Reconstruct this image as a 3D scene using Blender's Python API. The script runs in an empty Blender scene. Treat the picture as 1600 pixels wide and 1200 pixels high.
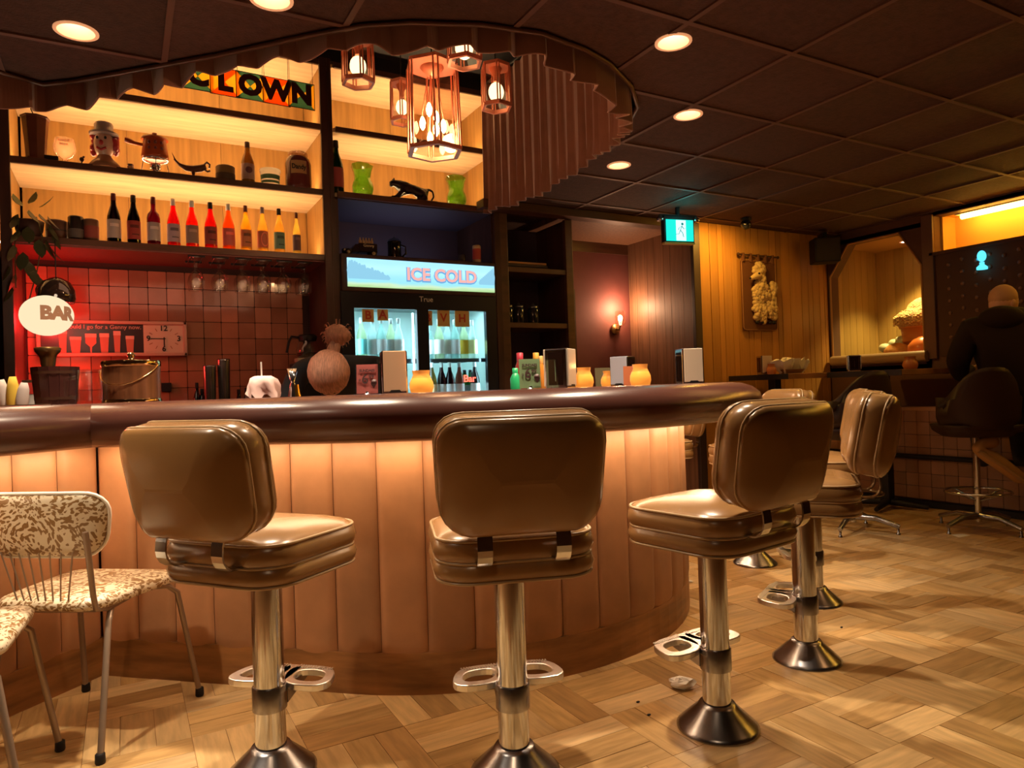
import bpy, bmesh, math, random
import numpy as np
from mathutils import Vector, Matrix
random.seed(7)
PI = math.pi
SC = bpy.context.scene
COL = SC.collection
# ---------------------------------------------------------------- camera
F = 1095.0; YAW = math.radians(29.0); PIT = .0085; ROL = -.0335; CZ = 1.09
def _cam():
    r = np.array([1, 0, 0.]); f = np.array([0, math.cos(PIT), math.sin(PIT)]); u = np.cross(r, f)
    c, s = math.cos(ROL), math.sin(ROL); r, u = c*r+s*u, -s*r+c*u
    M = np.array([[math.cos(YAW), math.sin(YAW), 0], [-math.sin(YAW), math.cos(YAW), 0], [0, 0, 1]])
    return M@r, M@u, M@f
CR, CU, CF = _cam(); C0 = np.array([0, 0, CZ])
cd = bpy.data.cameras.new('camera'); cam = bpy.data.objects.new('camera', cd); COL.objects.link(cam)
cd.sensor_width = 36; cd.lens = F/1600*36; cd.clip_start = .05
m = Matrix(np.array([CR, CU, -CF]).T.tolist()).to_4x4(); m.translation = Vector(C0); cam.matrix_world = m
SC.camera = cam
def P(px, py, **k):                       # measured photo point -> room point on a known plane / depth
    d = CF+(px-800)/F*CR-(py-600)/F*CU
    (n, v), = k.items()
    if n == 'D': return Vector(C0+d*v)
    i = 'XYZ'.index(n); return Vector(C0+d*((v-C0[i])/d[i]))
def at(px, d):                            # plan position seen in column px at depth d
    v = P(px, 609-.0335*(px-800), D=d); return v.x, v.y
# ---------------------------------------------------------------- world, exposure
w = bpy.data.worlds.new('world'); SC.world = w; w.use_nodes = True
w.node_tree.nodes['Background'].inputs[0].default_value = (1, .62, .36, 1)
w.node_tree.nodes['Background'].inputs[1].default_value = .06
SC.view_settings.view_transform = 'Standard'; SC.view_settings.look = 'None'
SC.view_settings.exposure = 0.66; SC.view_settings.gamma = 1; SC.view_settings.use_curve_mapping = False
WARM = (1, .66, .36); SPOT_W = 108; SPOT_C = (1, .79, .56)
LED_SHELF = 5.0; LED_RAIL = 19.0; COVE = 7.0
def light(kind, loc, energy, color, size=.05, rot=None, spot=1.4, blend=.6, sy=None):
    l = bpy.data.lights.new(kind.lower()+'_light', kind); l.energy = energy; l.color = color
    if kind == 'AREA':
        l.size = size
        if sy: l.shape = 'RECTANGLE'; l.size_y = sy
    else: l.shadow_soft_size = size
    if kind == 'SPOT': l.spot_size = spot; l.spot_blend = blend
    o = bpy.data.objects.new(l.name, l); COL.objects.link(o); o.location = loc
    if rot: o.rotation_euler = rot
    return o
# room downlights in the ceiling grid: six visible around the bar, others behind the viewer
DOWN = [(-.126, 3.165), (.505, 2.617), (2.07, 2.228), (2.694, 2.806), (2.877, 3.646)]
DOWN_OFF = [(1.28, 2.12), (-.75, 2.0)]
for x, y in DOWN+DOWN_OFF:
    light('SPOT', (x, y, 2.50), SPOT_W, SPOT_C, .04, None, 1.6, .9)
light('SPOT', (-.2, .1, 2.5), 28, (1, .66, .38), .06, None, 2.0, .8)
light('SPOT', (3.4, .4, 2.5), 9, (1, .46, .16), .06, None, 2.0, .8)
light('POINT', (-.40, 5.02, 1.60), 5.5, (1, .02, .02), .06)                  # red lamp at the left of the tiles
light('POINT', (-.30, 5.02, 1.25), 3, (1, .05, .03), .05)
light('AREA', (.35, 4.5, 1.9), .8, (1, .5, .28), 1.2, (math.radians(55), 0, 0), sy=.2)  # unseen lamp added to warm the red tiles, no fixture there
light('AREA', (4.62, 4.3, 2.47), 7, (1, .52, .08), .15, (math.radians(16), 0, 0))  # amber wash on the pine wall
light('SPOT', (6.75, 4.05, 2.36), 70, (1, .72, .24), .04, None, 1.7, .6)       # niche downlight
light('AREA', (1.93, 5.2, 2.09), .7, (.55, .62, .95), .8, (PI, 0, 0), sy=.2)
light('AREA', (4.2, 2.2, 2.5), 4, (1, .5, .15), 1.2)  # unseen fill for the right side, no fixture hangs here
# ---------------------------------------------------------------- materials
def lin(r, g, b):
    f = lambda c: ((c/255+.055)/1.055)**2.4 if c > 10 else c/255/12.92
    return (f(r), f(g), f(b), 1)
MATS = {}
def mat(name, col, rough=.5, metal=0, noise=0, nscale=8, stretch=(1, 1, 1), bump=0, trans=0, emis=None, es=0, coat=0, bscale=None, spec=.5, col2=None, sheen=0, obj=True):
    if name in MATS: return MATS[name]
    mt = bpy.data.materials.new(name); mt.use_nodes = True; nt = mt.node_tree; N = nt.nodes; L = nt.links
    b = N['Principled BSDF']; b.inputs['Base Color'].default_value = (*col[:3], 1)
    b.inputs['Roughness'].default_value = rough; b.inputs['Metallic'].default_value = metal
    b.inputs['Transmission Weight'].default_value = trans; b.inputs['Coat Weight'].default_value = coat
    b.inputs['Specular IOR Level'].default_value = spec
    if sheen: b.inputs['Sheen Weight'].default_value = sheen
    if emis: b.inputs['Emission Color'].default_value = (*emis[:3], 1); b.inputs['Emission Strength'].default_value = es
    if noise or bump or col2:
        tc = N.new('ShaderNodeTexCoord'); mp = N.new('ShaderNodeMapping'); mp.inputs['Scale'].default_value = stretch
        L.new(tc.outputs['Object'], mp.inputs[0])
        oi = N.new('ShaderNodeObjectInfo'); ad = N.new('ShaderNodeVectorMath'); ad.operation = 'MULTIPLY_ADD'
        L.new(oi.outputs['Random'], ad.inputs[0]); ad.inputs[1].default_value = (37, 21, 13); L.new(mp.outputs[0], ad.inputs[2])
        nz = N.new('ShaderNodeTexNoise'); nz.inputs['Scale'].default_value = nscale; nz.inputs['Detail'].default_value = 5
        L.new(ad.outputs[0], nz.inputs['Vector'])
        if noise or col2:
            mx = N.new('ShaderNodeMix'); mx.data_type = 'RGBA'
            c2 = col2 if col2 else tuple(max(0, c*(1-noise)) for c in col[:3])
            mx.inputs[6].default_value = (*col[:3], 1); mx.inputs[7].default_value = (*c2[:3], 1)
            rp = N.new('ShaderNodeValToRGB'); rp.color_ramp.elements[0].position = .35; rp.color_ramp.elements[1].position = .68
            L.new(nz.outputs[0], rp.inputs[0]); L.new(rp.outputs[0], mx.inputs[0])
            last = mx.outputs[2]
            if obj:
                hs = N.new('ShaderNodeHueSaturation'); mr = N.new('ShaderNodeMapRange'); mr.inputs[3].default_value = .82; mr.inputs[4].default_value = 1.15
                L.new(oi.outputs['Random'], mr.inputs[0]); L.new(mr.outputs[0], hs.inputs['Value']); L.new(last, hs.inputs['Color']); last = hs.outputs[0]
            L.new(last, b.inputs['Base Color'])
        if bump:
            n2 = nz
            if bscale:
                n2 = N.new('ShaderNodeTexNoise'); n2.inputs['Scale'].default_value = bscale; n2.inputs['Detail'].default_value = 4; L.new(ad.outputs[0], n2.inputs['Vector'])
            bp = N.new('ShaderNodeBump'); bp.inputs['Strength'].default_value = bump; bp.inputs['Distance'].default_value = .01
            L.new(n2.outputs[0], bp.inputs['Height']); L.new(bp.outputs[0], b.inputs['Normal'])
    MATS[name] = mt; return mt
def emit(name, col, s):
    if name in MATS: return MATS[name]
    mt = bpy.data.materials.new(name); mt.use_nodes = True; nt = mt.node_tree; nt.nodes.clear()
    e = nt.nodes.new('ShaderNodeEmission'); o = nt.nodes.new('ShaderNodeOutputMaterial'); nt.links.new(e.outputs[0], o.inputs[0])
    e.inputs[0].default_value = (*col[:3], 1); e.inputs[1].default_value = s; MATS[name] = mt; return mt
def facing_factor(nt, gl):
    f = nt.nodes.new('ShaderNodeLayerWeight'); f.inputs[0].default_value = .5
    p = nt.nodes.new('ShaderNodeMath'); p.operation = 'POWER'; p.inputs[1].default_value = 3; nt.links.new(f.outputs['Facing'], p.inputs[0])
    q = nt.nodes.new('ShaderNodeMath'); q.operation = 'MULTIPLY_ADD'; q.inputs[1].default_value = .25+gl*1.6; q.inputs[2].default_value = .03+gl*.12
    nt.links.new(p.outputs[0], q.inputs[0]); return q.outputs[0]
def pane(name, tint, gl=.12, rough=.05):
    if name in MATS: return MATS[name]
    mt = bpy.data.materials.new(name); mt.use_nodes = True; nt = mt.node_tree; nt.nodes.clear(); N = nt.nodes
    t = N.new('ShaderNodeBsdfTransparent'); t.inputs[0].default_value = (*tint[:3], 1)
    g = N.new('ShaderNodeBsdfGlossy'); g.inputs['Roughness'].default_value = rough
    f = facing_factor(nt, gl)
    x = N.new('ShaderNodeMixShader'); o = N.new('ShaderNodeOutputMaterial')
    nt.links.new(f, x.inputs[0]); nt.links.new(t.outputs[0], x.inputs[1]); nt.links.new(g.outputs[0], x.inputs[2]); nt.links.new(x.outputs[0], o.inputs[0])
    MATS[name] = mt; return mt
def translucent(name, col, gl=.15, t=.7):
    if name in MATS: return MATS[name]
    mt = bpy.data.materials.new(name); mt.use_nodes = True; nt = mt.node_tree; nt.nodes.clear(); N = nt.nodes
    a = N.new('ShaderNodeBsdfTranslucent'); a.inputs[0].default_value = (*col[:3], 1)
    d = N.new('ShaderNodeBsdfTransparent'); d.inputs[0].default_value = (*[min(1, c*1.3+.02) for c in col[:3]], 1)
    g = N.new('ShaderNodeBsdfGlossy'); g.inputs['Roughness'].default_value = .08
    x1 = N.new('ShaderNodeMixShader'); x1.inputs[0].default_value = 1-t
    x = N.new('ShaderNodeMixShader'); f = facing_factor(nt, gl); o = N.new('ShaderNodeOutputMaterial')
    nt.links.new(a.outputs[0], x1.inputs[1]); nt.links.new(d.outputs[0], x1.inputs[2])
    nt.links.new(f, x.inputs[0]); nt.links.new(x1.outputs[0], x.inputs[1]); nt.links.new(g.outputs[0], x.inputs[2]); nt.links.new(x.outputs[0], o.inputs[0])
    MATS[name] = mt; return mt
M_walnut = mat('walnut', (.075, .03, .02), .4, noise=.45, nscale=5, stretch=(3, 3, .6), bump=.05, spec=.4)
M_walnut_h = mat('walnut_trim', (.11, .045, .024), .38, noise=.4, nscale=6, stretch=(.5, 3, 3), spec=.5)
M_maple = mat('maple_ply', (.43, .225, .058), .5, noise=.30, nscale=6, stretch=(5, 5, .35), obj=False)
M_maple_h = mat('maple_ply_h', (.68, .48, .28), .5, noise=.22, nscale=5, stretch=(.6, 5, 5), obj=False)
M_pine = mat('pine_plank', (.46, .21, .045), .38, noise=.14, nscale=5, stretch=(6, 6, .35), bump=.04)
M_hall = mat('hall_panel', (.22, .10, .05), .55, noise=.4, nscale=5, stretch=(9, 9, .4), spec=.6)
M_red = mat('red_glazed_tile', (.44, .18, .105), .16, noise=.3, nscale=3, bump=.08, bscale=7, coat=.3)
M_grout = mat('dark_grout', (.05, .02, .015), .8)
M_tan_tile = mat('tan_tile', (.42, .21, .11), .3, noise=.3, nscale=3)
M_brownwall = mat('brown_wall', (.13, .055, .022), .7, noise=.25, nscale=3, bump=.1, bscale=60)
M_maroon = mat('maroon_wall', (.14, .04, .035), .7, bump=.08, bscale=60, noise=.1)
M_ceil = mat('ceiling_tile', (.085, .036, .026), .85, noise=.3, nscale=30, bump=.5, bscale=90)
M_grid = mat('ceiling_grid', (.13, .058, .038), .6)
M_black = mat('black_paint', (.012, .010, .011), .5, spec=.3)
M_blackg = mat('black_gloss', (.01, .01, .012), .12)
M_chrome = mat('chrome', (.66, .69, .75), .13, 1, noise=.12, nscale=14, obj=False)
M_alu = mat('cast_aluminium', (.88, .87, .86), .34, 1, bump=.1, bscale=80)
M_steel = mat('worn_steel', (.44, .44, .47), .27, 1, noise=.35, nscale=12, obj=False)
M_vinyl = mat('gold_brown_vinyl', (.27, .138, .048), .27, noise=.12, nscale=5, spec=.6, bump=.015, bscale=25)
M_welt = mat('vinyl_piping', (.40, .26, .13), .3, spec=.6)
M_rail = mat('dark_brown_vinyl', (.070, .024, .017), .26, noise=.2, nscale=4, spec=.6, bump=.02, bscale=12)
M_apron = mat('rose_tan_vinyl', (.52, .26, .125), .48, noise=.2, nscale=7, bump=.03, bscale=15)
M_oak = mat('oak_plinth', (.36, .16, .05), .42, noise=.5, nscale=4, stretch=(1, 1, 6))
M_plank = [mat('parquet_%s' % n, c, r, noise=.3, nscale=5, stretch=(1.2, 10, 10), bump=.03, spec=.5) for n, c, r in
           (('honey', (.64, .42, .19), .30), ('amber', (.56, .345, .14), .26), ('pale', (.70, .48, .24), .33), ('brown', (.46, .27, .105), .28))]
M_curt = mat('brown_velvet', (.25, .105, .068), .8, sheen=.5, noise=.15, nscale=10)
M_copper = mat('copper', (.62, .22, .13), .38, .5)
M_pane = pane('smoked_pane', (.93, .80, .72), .22)
M_clear = pane('clear_glass', (.93, .95, .93), .35)
M_clearw = pane('warm_clear_glass', (.97, .9, .8), .35)
M_white = mat('white_china', (.75, .72, .68), .3)
M_paper = mat('white_paper', (.8, .76, .7), .7, bump=.2, bscale=40)
M_bulb = emit('bulb_glow', (1, .74, .36), 2.2)
M_fil = emit('filament_glow', (1, .62, .25), 40)
M_led = emit('shelf_led', (1, .60, .24), LED_SHELF)
M_ledr = emit('rail_led', (1, .66, .38), LED_RAIL)
M_lens = emit('downlight_lens', (1, .80, .55), 8)
M_peach = mat('peach_baffle', (.85, .45, .28), .5, emis=(1, .45, .2), es=.35)
# ---------------------------------------------------------------- mesh helpers
class MB:
    def __init__(s): s.v = []; s.f = []; s.sm = []
    def add(s, vs, fs, sm=False):
        n = len(s.v); s.v += [tuple(map(float, v)) for v in vs]; s.f += [tuple(i+n for i in f) for f in fs]; s.sm += [sm]*len(fs); return s
    def box(s, x0, x1, y0, y1, z0, z1, M=None):
        vs = [Vector((x, y, z)) for z in (z0, z1) for x, y in ((x0, y0), (x1, y0), (x1, y1), (x0, y1))]
        if M: vs = [M@v for v in vs]
        return s.add(vs, [(3, 2, 1, 0), (4, 5, 6, 7), (0, 1, 5, 4), (1, 2, 6, 5), (2, 3, 7, 6), (3, 0, 4, 7)])
    def cbox(s, c, d, rz=0, M=None):
        R = Matrix.Translation(c) @ Matrix.Rotation(rz, 4, 'Z')
        if M: R = R@M
        return s.box(-d[0]/2, d[0]/2, -d[1]/2, d[1]/2, -d[2]/2, d[2]/2, R)
    def rings(s, rs, cap=True, sm=True, closed=True):
        n = len(rs[0]); vs = [p for r in rs for p in r]; fs = []
        for i in range(len(rs)-1):
            for j in range(n if closed else n-1):
                k = (j+1) % n; fs.append((i*n+j, i*n+k, (i+1)*n+k, (i+1)*n+j))
        s.add(vs, fs, sm)
        if cap:
            s.add(rs[0], [tuple(range(n))[::-1]]); s.add(rs[-1], [tuple(range(n))])
        return s
    def lathe(s, prof, c=(0, 0, 0), n=20, M=None, cap=True, sx=1, sy=1):
        rs = []
        for r, z in prof:
            ring = [Vector((r*sx*math.cos(2*PI*k/n), r*sy*math.sin(2*PI*k/n), z)) for k in range(n)]
            if M: ring = [M@v for v in ring]
            rs.append([v+Vector(c) for v in ring])
        return s.rings(rs, cap)
    def tube(s, pts, r, n=8, closed=False, ry=None, cap=True):
        pts = [Vector(p) for p in pts]; rs = []; N = len(pts); up = None
        for i, p in enumerate(pts):
            if closed: t = pts[(i+1) % N]-pts[i-1]
            else: t = pts[min(i+1, N-1)]-pts[max(i-1, 0)]
            t.normalize()
            if up is None: up = Vector((0, 0, 1)) if abs(t.z) < .9 else Vector((1, 0, 0))
            a = t.cross(up)
            if a.length < 1e-4: a = t.cross(Vector((0, 1, .1)))
            a.normalize(); b = a.cross(t); b.normalize(); up = b
            rr = r[i] if isinstance(r, (list, tuple)) else r
            r2 = rr if ry is None else ry
            rs.append([p+a*rr*math.cos(2*PI*k/n)+b*r2*math.sin(2*PI*k/n) for k in range(n)])
        if closed: rs.append(rs[0]); cap = False
        return s.rings(rs, cap)
    def ball(s, c, r, n=14, m=9, sc=(1, 1, 1), bump=0):
        rs = []
        for i in range(1, m):
            t = PI*i/m
            rr = [r*(1+random.uniform(-bump, bump)) for _ in range(n)]
            rs.append([Vector((c[0]+sc[0]*rr[k]*math.sin(t)*math.cos(2*PI*k/n), c[1]+sc[1]*rr[k]*math.sin(t)*math.sin(2*PI*k/n), c[2]-sc[2]*rr[k]*math.cos(t))) for k in range(n)])
        s.rings(rs, False)
        q = len(s.v); s.v += [(c[0], c[1], c[2]-r*sc[2]), (c[0], c[1], c[2]+r*sc[2])]
        b = q-n*(m-1)
        for k in range(n):
            s.f.append((q, b+(k+1) % n, b+k)); s.f.append((q+1, q-n+k, q-n+(k+1) % n)); s.sm += [True, True]
        return s
    def prism(s, poly, a0, a1, axis='z', sm=False):
        def mk(p, a): return {'z': (p[0], p[1], a), 'y': (p[0], a, p[1]), 'x': (a, p[0], p[1])}[axis]
        r0 = [mk(p, a0) for p in poly]; r1 = [mk(p, a1) for p in poly]
        s.rings([r0, r1], False, sm); n = len(poly)
        s.add(r0, [tuple(range(n))[::-1]]); s.add(r1, [tuple(range(n))]); return s
    def xf(s, M): s.v = [tuple(M@Vector(v)) for v in s.v]; return s
    def mesh(s, name, mt):
        me = bpy.data.meshes.new(name); me.from_pydata(s.v, [], s.f); me.polygons.foreach_set('use_smooth', s.sm)
        me.materials.append(mt); me.update(); return me
    def build(s, name, mt, parent=None, world=True, bevel=0, fix=True):
        me = s.mesh(name, mt)
        if fix:
            b = bmesh.new(); b.from_mesh(me); bmesh.ops.recalc_face_normals(b, faces=b.faces); b.to_mesh(me); b.free()
        o = bpy.data.objects.new(name, me); COL.objects.link(o)
        if parent:
            o.parent = parent
            if world: o.location = -(wloc(parent))
        if bevel:
            bv = o.modifiers.new('b', 'BEVEL'); bv.width = bevel; bv.segments = 2; bv.limit_method = 'ANGLE'; bv.harden_normals = False
        return o
def wloc(o):
    v = Vector(o.location); p = o.parent
    while p: v += Vector(p.location); p = p.parent
    return v
def tag(o, label=None, cat=None, group=None, kind=None):
    for k, v in (('label', label), ('category', cat), ('group', group), ('kind', kind)):
        if v: o[k] = v
    return o
def thing(name, label, cat, loc=(0, 0, 0), rz=0, group=None):
    o = bpy.data.objects.new(name, None); COL.objects.link(o); o.location = loc; o.rotation_euler = (0, 0, rz); o.empty_display_size = .1
    return tag(o, label, cat, group)
def copy_tree(o, parent=None):
    c = o.copy(); COL.objects.link(c); c.parent = parent
    for ch in list(o.children): copy_tree(ch, c)
    return c
def inst(me, name, parent, loc=(0, 0, 0), rot=(0, 0, 0), mt=None):
    o = bpy.data.objects.new(name, me); COL.objects.link(o); o.parent = parent; o.location = loc; o.rotation_euler = rot; return o
def struct(o): o['kind'] = 'structure'; return o
def rrect(w, d, r, n=5, inset=0):
    w = w/2-inset; d = d/2-inset; r = max(.001, min(r-inset*.6, w, d)); out = []
    for cx, cy, a in ((w-r, d-r, 0), (-w+r, d-r, PI/2), (-w+r, -d+r, PI), (w-r, -d+r, 1.5*PI)):
        for k in range(n+1):
            t = a+PI/2*k/n; out.append((cx+r*math.cos(t), cy+r*math.sin(t)))
    return out
def text(s, size, parent, mt, M, ext=.0015, align='CENTER', name='lettering', bold=0, sx=1, label=None):
    cu = bpy.data.curves.new('t', 'FONT'); cu.body = s; cu.size = size; cu.extrude = ext; cu.align_x = align; cu.align_y = 'CENTER'; cu.offset = bold; cu.resolution_u = 3
    o = bpy.data.objects.new('t', cu); COL.objects.link(o)
    dg = bpy.context.evaluated_depsgraph_get(); me = bpy.data.meshes.new_from_object(o.evaluated_get(dg))
    bpy.data.objects.remove(o); me.name = name; me.materials.clear(); me.materials.append(mt)
    me.transform(M @ Matrix.Diagonal((sx, 1, 1, 1)))
    q = bpy.data.objects.new(name, me); COL.objects.link(q)
    if parent: q.parent = parent; q.location = -wloc(parent)
    if label: q['label'] = label
    return q
def face_y(x, y, z, rz=0):     # text frame standing up, read from -Y
    return Matrix.Translation((x, y, z)) @ Matrix.Rotation(rz, 4, 'Z') @ Matrix.Rotation(PI/2, 4, 'X')
# ================================================================ STRUCTURE
YB = 4.65; YF = 4.8; ZC = 2.54
fl = struct(MB().box(-3, 8, -3, 6.6, -.06, -.004).build('floor', M_oak))
planks = []
B = .305; T = B/3; x0 = .47; y0 = 2.208
meH = MB().box(-B/2+.0008, B/2-.0008, -T/2+.0008, T/2-.0008, -.006, 0)
bm_planks = [meH.mesh('plank', mt) for mt in M_plank]
cells = []
for i in range(-7, 20):
    for j in range(-9, 9):
        cx = x0+B*(i+.5); cy = y0+B*(j+.5)
        dd = (cx*CF[0]+cy*CF[1]); ll = (cx*CR[0]+cy*CR[1])
        if dd < .9 or dd > 7.2 or abs(ll) > dd*.86+.5: continue
        if (cx-1.5)**2+(cy-3.45)**2 < .9 or cy > 4.9 or cx > 6.0: continue
        for k in range(3):
            if (i+j) % 2 == 0: cells.append((dd, cx, cy+T*(k-1), 0))
            else: cells.append((dd, cx+T*(k-1), cy, PI/2))
vis = [c for c in cells if c[0] > 1.9]; vis.sort(); near = set(vis[:300])
rest = {i: MB() for i in range(4)}
for c in cells:
    k = random.choice((0, 0, 1, 1, 2, 3)); dz = random.uniform(-.0006, .0006)
    if c in near:
        o = inst(bm_planks[k], 'plank', fl, (c[1], c[2], dz), (0, 0, c[3]+PI*random.randint(0, 1)))
    else:
        M = Matrix.Translation((c[1], c[2], dz)) @ Matrix.Rotation(c[3], 4, 'Z')
        rest[k].box(-B/2+.0008, B/2-.0008, -T/2+.0008, T/2-.0008, -.006, 0, M)
for k in rest:
    # world-aligned grain would run one way only; split by material keeps the tone changes
    o = rest[k].build('parquet', M_plank[k], fl); o['kind'] = 'stuff'
# ceiling with openings
hole_pts = [(-3.0, 2.7), (-2.2, 2.55), (-1.5, 2.75), (-.9, 3.2), (-.42, 3.68), (-.28, 3.74), (-.15, 3.64), (.38, 3.13), (.70, 2.79), (.85, 2.645), (1.01, 2.545), (1.267, 2.44), (1.517, 2.395), (1.757, 2.43), (1.93, 2.49), (2.174, 2.64), (2.36, 2.82), (2.5, 3.1), (2.56, 3.45), (2.55, 3.8), (2.52, 4.2), (2.5, 4.55), (2.5, 5.7), (-3.0, 5.7)]
from mathutils.geometry import delaunay_2d_cdt
CIRC = [[(x+.068*math.cos(2*PI*k/24), y+.068*math.sin(2*PI*k/24)) for k in range(24)] for x, y in DOWN+DOWN_OFF]
def inpoly(x, y, poly):
    c = False
    for i in range(len(poly)):
        (x1, y1), (x2, y2) = poly[i-1], poly[i]
        if (y1 > y) != (y2 > y) and x < (x2-x1)*(y-y1)/(y2-y1)+x1: c = not c
    return c
def clipped_slab(x0_, x1_, y0_, y1_, z0_, z1_):
    """rectangle minus the ceiling opening and the downlight holes, as a solid slab"""
    polys = [[(x0_, y0_), (x1_, y0_), (x1_, y1_), (x0_, y1_)], hole_pts]+[c for c in CIRC if x0_-.1 < c[0][0] < x1_+.2 and y0_-.1 < c[0][1] < y1_+.1]
    vs, es = [], []
    for p in polys:
        n0 = len(vs); vs += [Vector(q) for q in p]; es += [(n0+k, n0+(k+1) % len(p)) for k in range(len(p))]
    ov, oe, of = delaunay_2d_cdt(vs, es, [], 0, 1e-6)[:3]
    keep = []
    for f in of:
        cx_ = sum(ov[i].x for i in f)/len(f); cy_ = sum(ov[i].y for i in f)/len(f)
        if x0_ < cx_ < x1_ and y0_ < cy_ < y1_ and not any(inpoly(cx_, cy_, q) for q in polys[1:]): keep.append(f)
    if not keep: return None
    used = sorted({i for f in keep for i in f}); ix = {v_: k for k, v_ in enumerate(used)}; n = len(used)
    verts = [(ov[i].x, ov[i].y, z0_) for i in used]+[(ov[i].x, ov[i].y, z1_) for i in used]
    faces = []; cnt = {}
    for f in keep:
        g_ = [ix[i] for i in f]; faces += [tuple(g_[::-1]), tuple(k+n for k in g_)]
        for k in range(len(g_)):
            a_, b_ = g_[k], g_[(k+1) % len(g_)]; cnt.setdefault(frozenset((a_, b_)), []).append((a_, b_))
    for e_ in cnt.values():
        if len(e_) == 1: a_, b_ = e_[0]; faces.append((a_, b_, b_+n, a_+n))
    return MB().add(verts, faces)
ceil = struct(MB().box(-3, 8, -3, 6.6, 3.50, 3.56).build('ceiling', M_black))
a = P(1090, 244, Z=ZC); S = .61; gx, gy = a.x, a.y
tile_me = MB().box(.009, S-.009, .009, S-.009, .004, .022).mesh('ceiling_tile', M_ceil)
for i in range(-8, 8):
    for j in range(-5, 4):
        x, y = gx+S*i, gy+S*j
        if x > 6.9 or y > 5.2 or x < -2.6: continue
        ins = [inpoly(x+S*u/4, y+S*v/4, hole_pts) for u in range(5) for v in range(5)]
        lit = any(x-.1 < p[0] < x+S+.1 and y-.1 < p[1] < y+S+.1 for p in DOWN+DOWN_OFF)
        if all(ins): continue
        if any(ins) or lit:
            q = clipped_slab(x+.009, x+S-.009, y+.009, y+S-.009, ZC+.004, ZC+.022)
            if q: q.build('ceiling_tile', M_ceil, ceil)
        else: inst(tile_me, 'ceiling_tile', ceil, (x, y, ZC+random.uniform(-.001, .001)))
for i in range(-8, 9):
    if gx+S*i < 7:
        q = clipped_slab(gx+S*i-.012, gx+S*i+.012, -1.5, 4.82, ZC-.004, ZC+.004)
        if q: q.build('ceiling_bar', M_grid, ceil)
for j in range(-5, 3):
    q = clipped_slab(-3, 7, gy+S*j-.012, gy+S*j+.012, ZC-.0045, ZC+.0035)
    if q: q.build('ceiling_bar', M_grid, ceil)
struct(MB().box(-3, 8, 6.5, 6.6, 0, 3.5).build('wall_back', M_maroon))
struct(MB().box(-3.1, -3, -3, 6.6, 0, 3.5).build('wall_left', M_brownwall))
struct(MB().box(-3, 8, -3.1, -3, 0, 3.5).build('wall_front', M_brownwall))
# edge trim of the opening
tr = MB()
rs = []
for i, (x, y) in enumerate(hole_pts[:-2]):
    rs.append([(x, y, ZC-.012), (x, y, ZC+.03), (x+.0, y+.02, ZC+.03), (x, y+.02, ZC-.012)])
tr.tube([(x, y, ZC-.008) for x, y in hole_pts[:-2]], .011, 6)
struct(tr.build('trim_1', M_walnut_h))
# pine wall right of the hall
wb = struct(MB().box(4.50, 6.45, YB+.02, YB+.12, 0, 3.2).build('wall_pine', M_black))
x = 4.50; ws = [.165, .1, .065, .105, .07, .13, .065, .095, .15, .09, .065, .12]; i = 0
while x < 6.28:
    wd = min(ws[i % len(ws)], 6.28-x); i += 1
    MB().box(x+.003, x+wd-.003, YB+.002, YB+.02, .0, ZC).build('plank', M_pine, wb, bevel=.002); x += wd
# hall passage
hl = struct(MB().box(3.27, 4.50, 5.56, 5.66, 0, 2.54).build('wall_hall', M_maroon))
MB().box(3.27, 4.46, 5.545, 5.56, 2.40, 2.50).build('trim', M_walnut_h, hl)
struct(MB().box(3.2, 4.5, YF, 5.56, 2.50, 2.56).build('ceiling_hall', M_hall))
hr = struct(MB().box(4.46, 4.50, YB, 5.56, 0, 2.52).build('wall_hall_side', M_black))
y = YB+.02; i = 0
while y < 5.54:
    wd = min([.11, .16, .09, .13][i % 4], 5.55-y); i += 1
    MB().box(4.452, 4.46, y+.0015, y+wd-.0015, 0, 2.5).build('panel', M_hall, hr); y += wd
struct(MB().box(4.44, 4.52, YB-.03, YB+.01, 0, 2.52).build('trim_2', mat('dark_trim', (.03, .014, .01), .5), bevel=.004))
dr = struct(MB().box(3.35, 3.79, 5.535, 5.56, 0, 2.03).build('door_1', M_walnut))
MB().box(3.40, 3.74, 5.528, 5.54, 0, 1.97).build('door_panel', mat('door_dark', (.03, .018, .018), .5), dr)
# header beam over cabinets
struct(MB().box(2.40, 4.52, YB+.03, YF, 2.475, 2.54).build('trim_3', M_walnut_h, bevel=.004))
# right wall with niche opening and cove
XR = 6.3
def quad_wall(name, rects, mt):
    b = MB()
    for y0_, y1_, z0_, z1_ in rects: b.box(XR, XR+.12, y0_, y1_, z0_, z1_)
    return struct(b.build(name, mt))
wr = quad_wall('wall_right', [(-3, 4.8, 0, 1.24), (-3, 3.70, 1.24, 2.18), (3.58, 3.70, 2.18, 2.54), (3.70, 4.8, 2.42, 2.54), (4.63, 4.8, 1.24, 2.42), (-3, 3.58, 2.50, 2.54)], M_brownwall)
cc = MB(); cc.prism([(3.70, 2.42), (3.70, 2.09), (3.90, 2.42)], XR, XR+.12, 'x'); cc.prism([(4.63, 2.42), (4.63, 2.12), (4.42, 2.42)], XR, XR+.12, 'x')
cc.build('corner_brace', M_brownwall, wr)
fr = MB(); fr.tube([(XR-.004, y, z) for y, z in ((3.70, 1.28), (3.70, 2.09), (3.90, 2.42), (4.42, 2.42), (4.63, 2.12), (4.63, 1.28))], .012, 4)
fr.build('trim', mat('ochre_trim', (.42, .2, .06), .5), wr)
nb = struct(MB().box(7.12, 7.2, 3.64, 4.8, 1.2, 2.5).build('wall_niche', M_black))
y = 3.66
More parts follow.
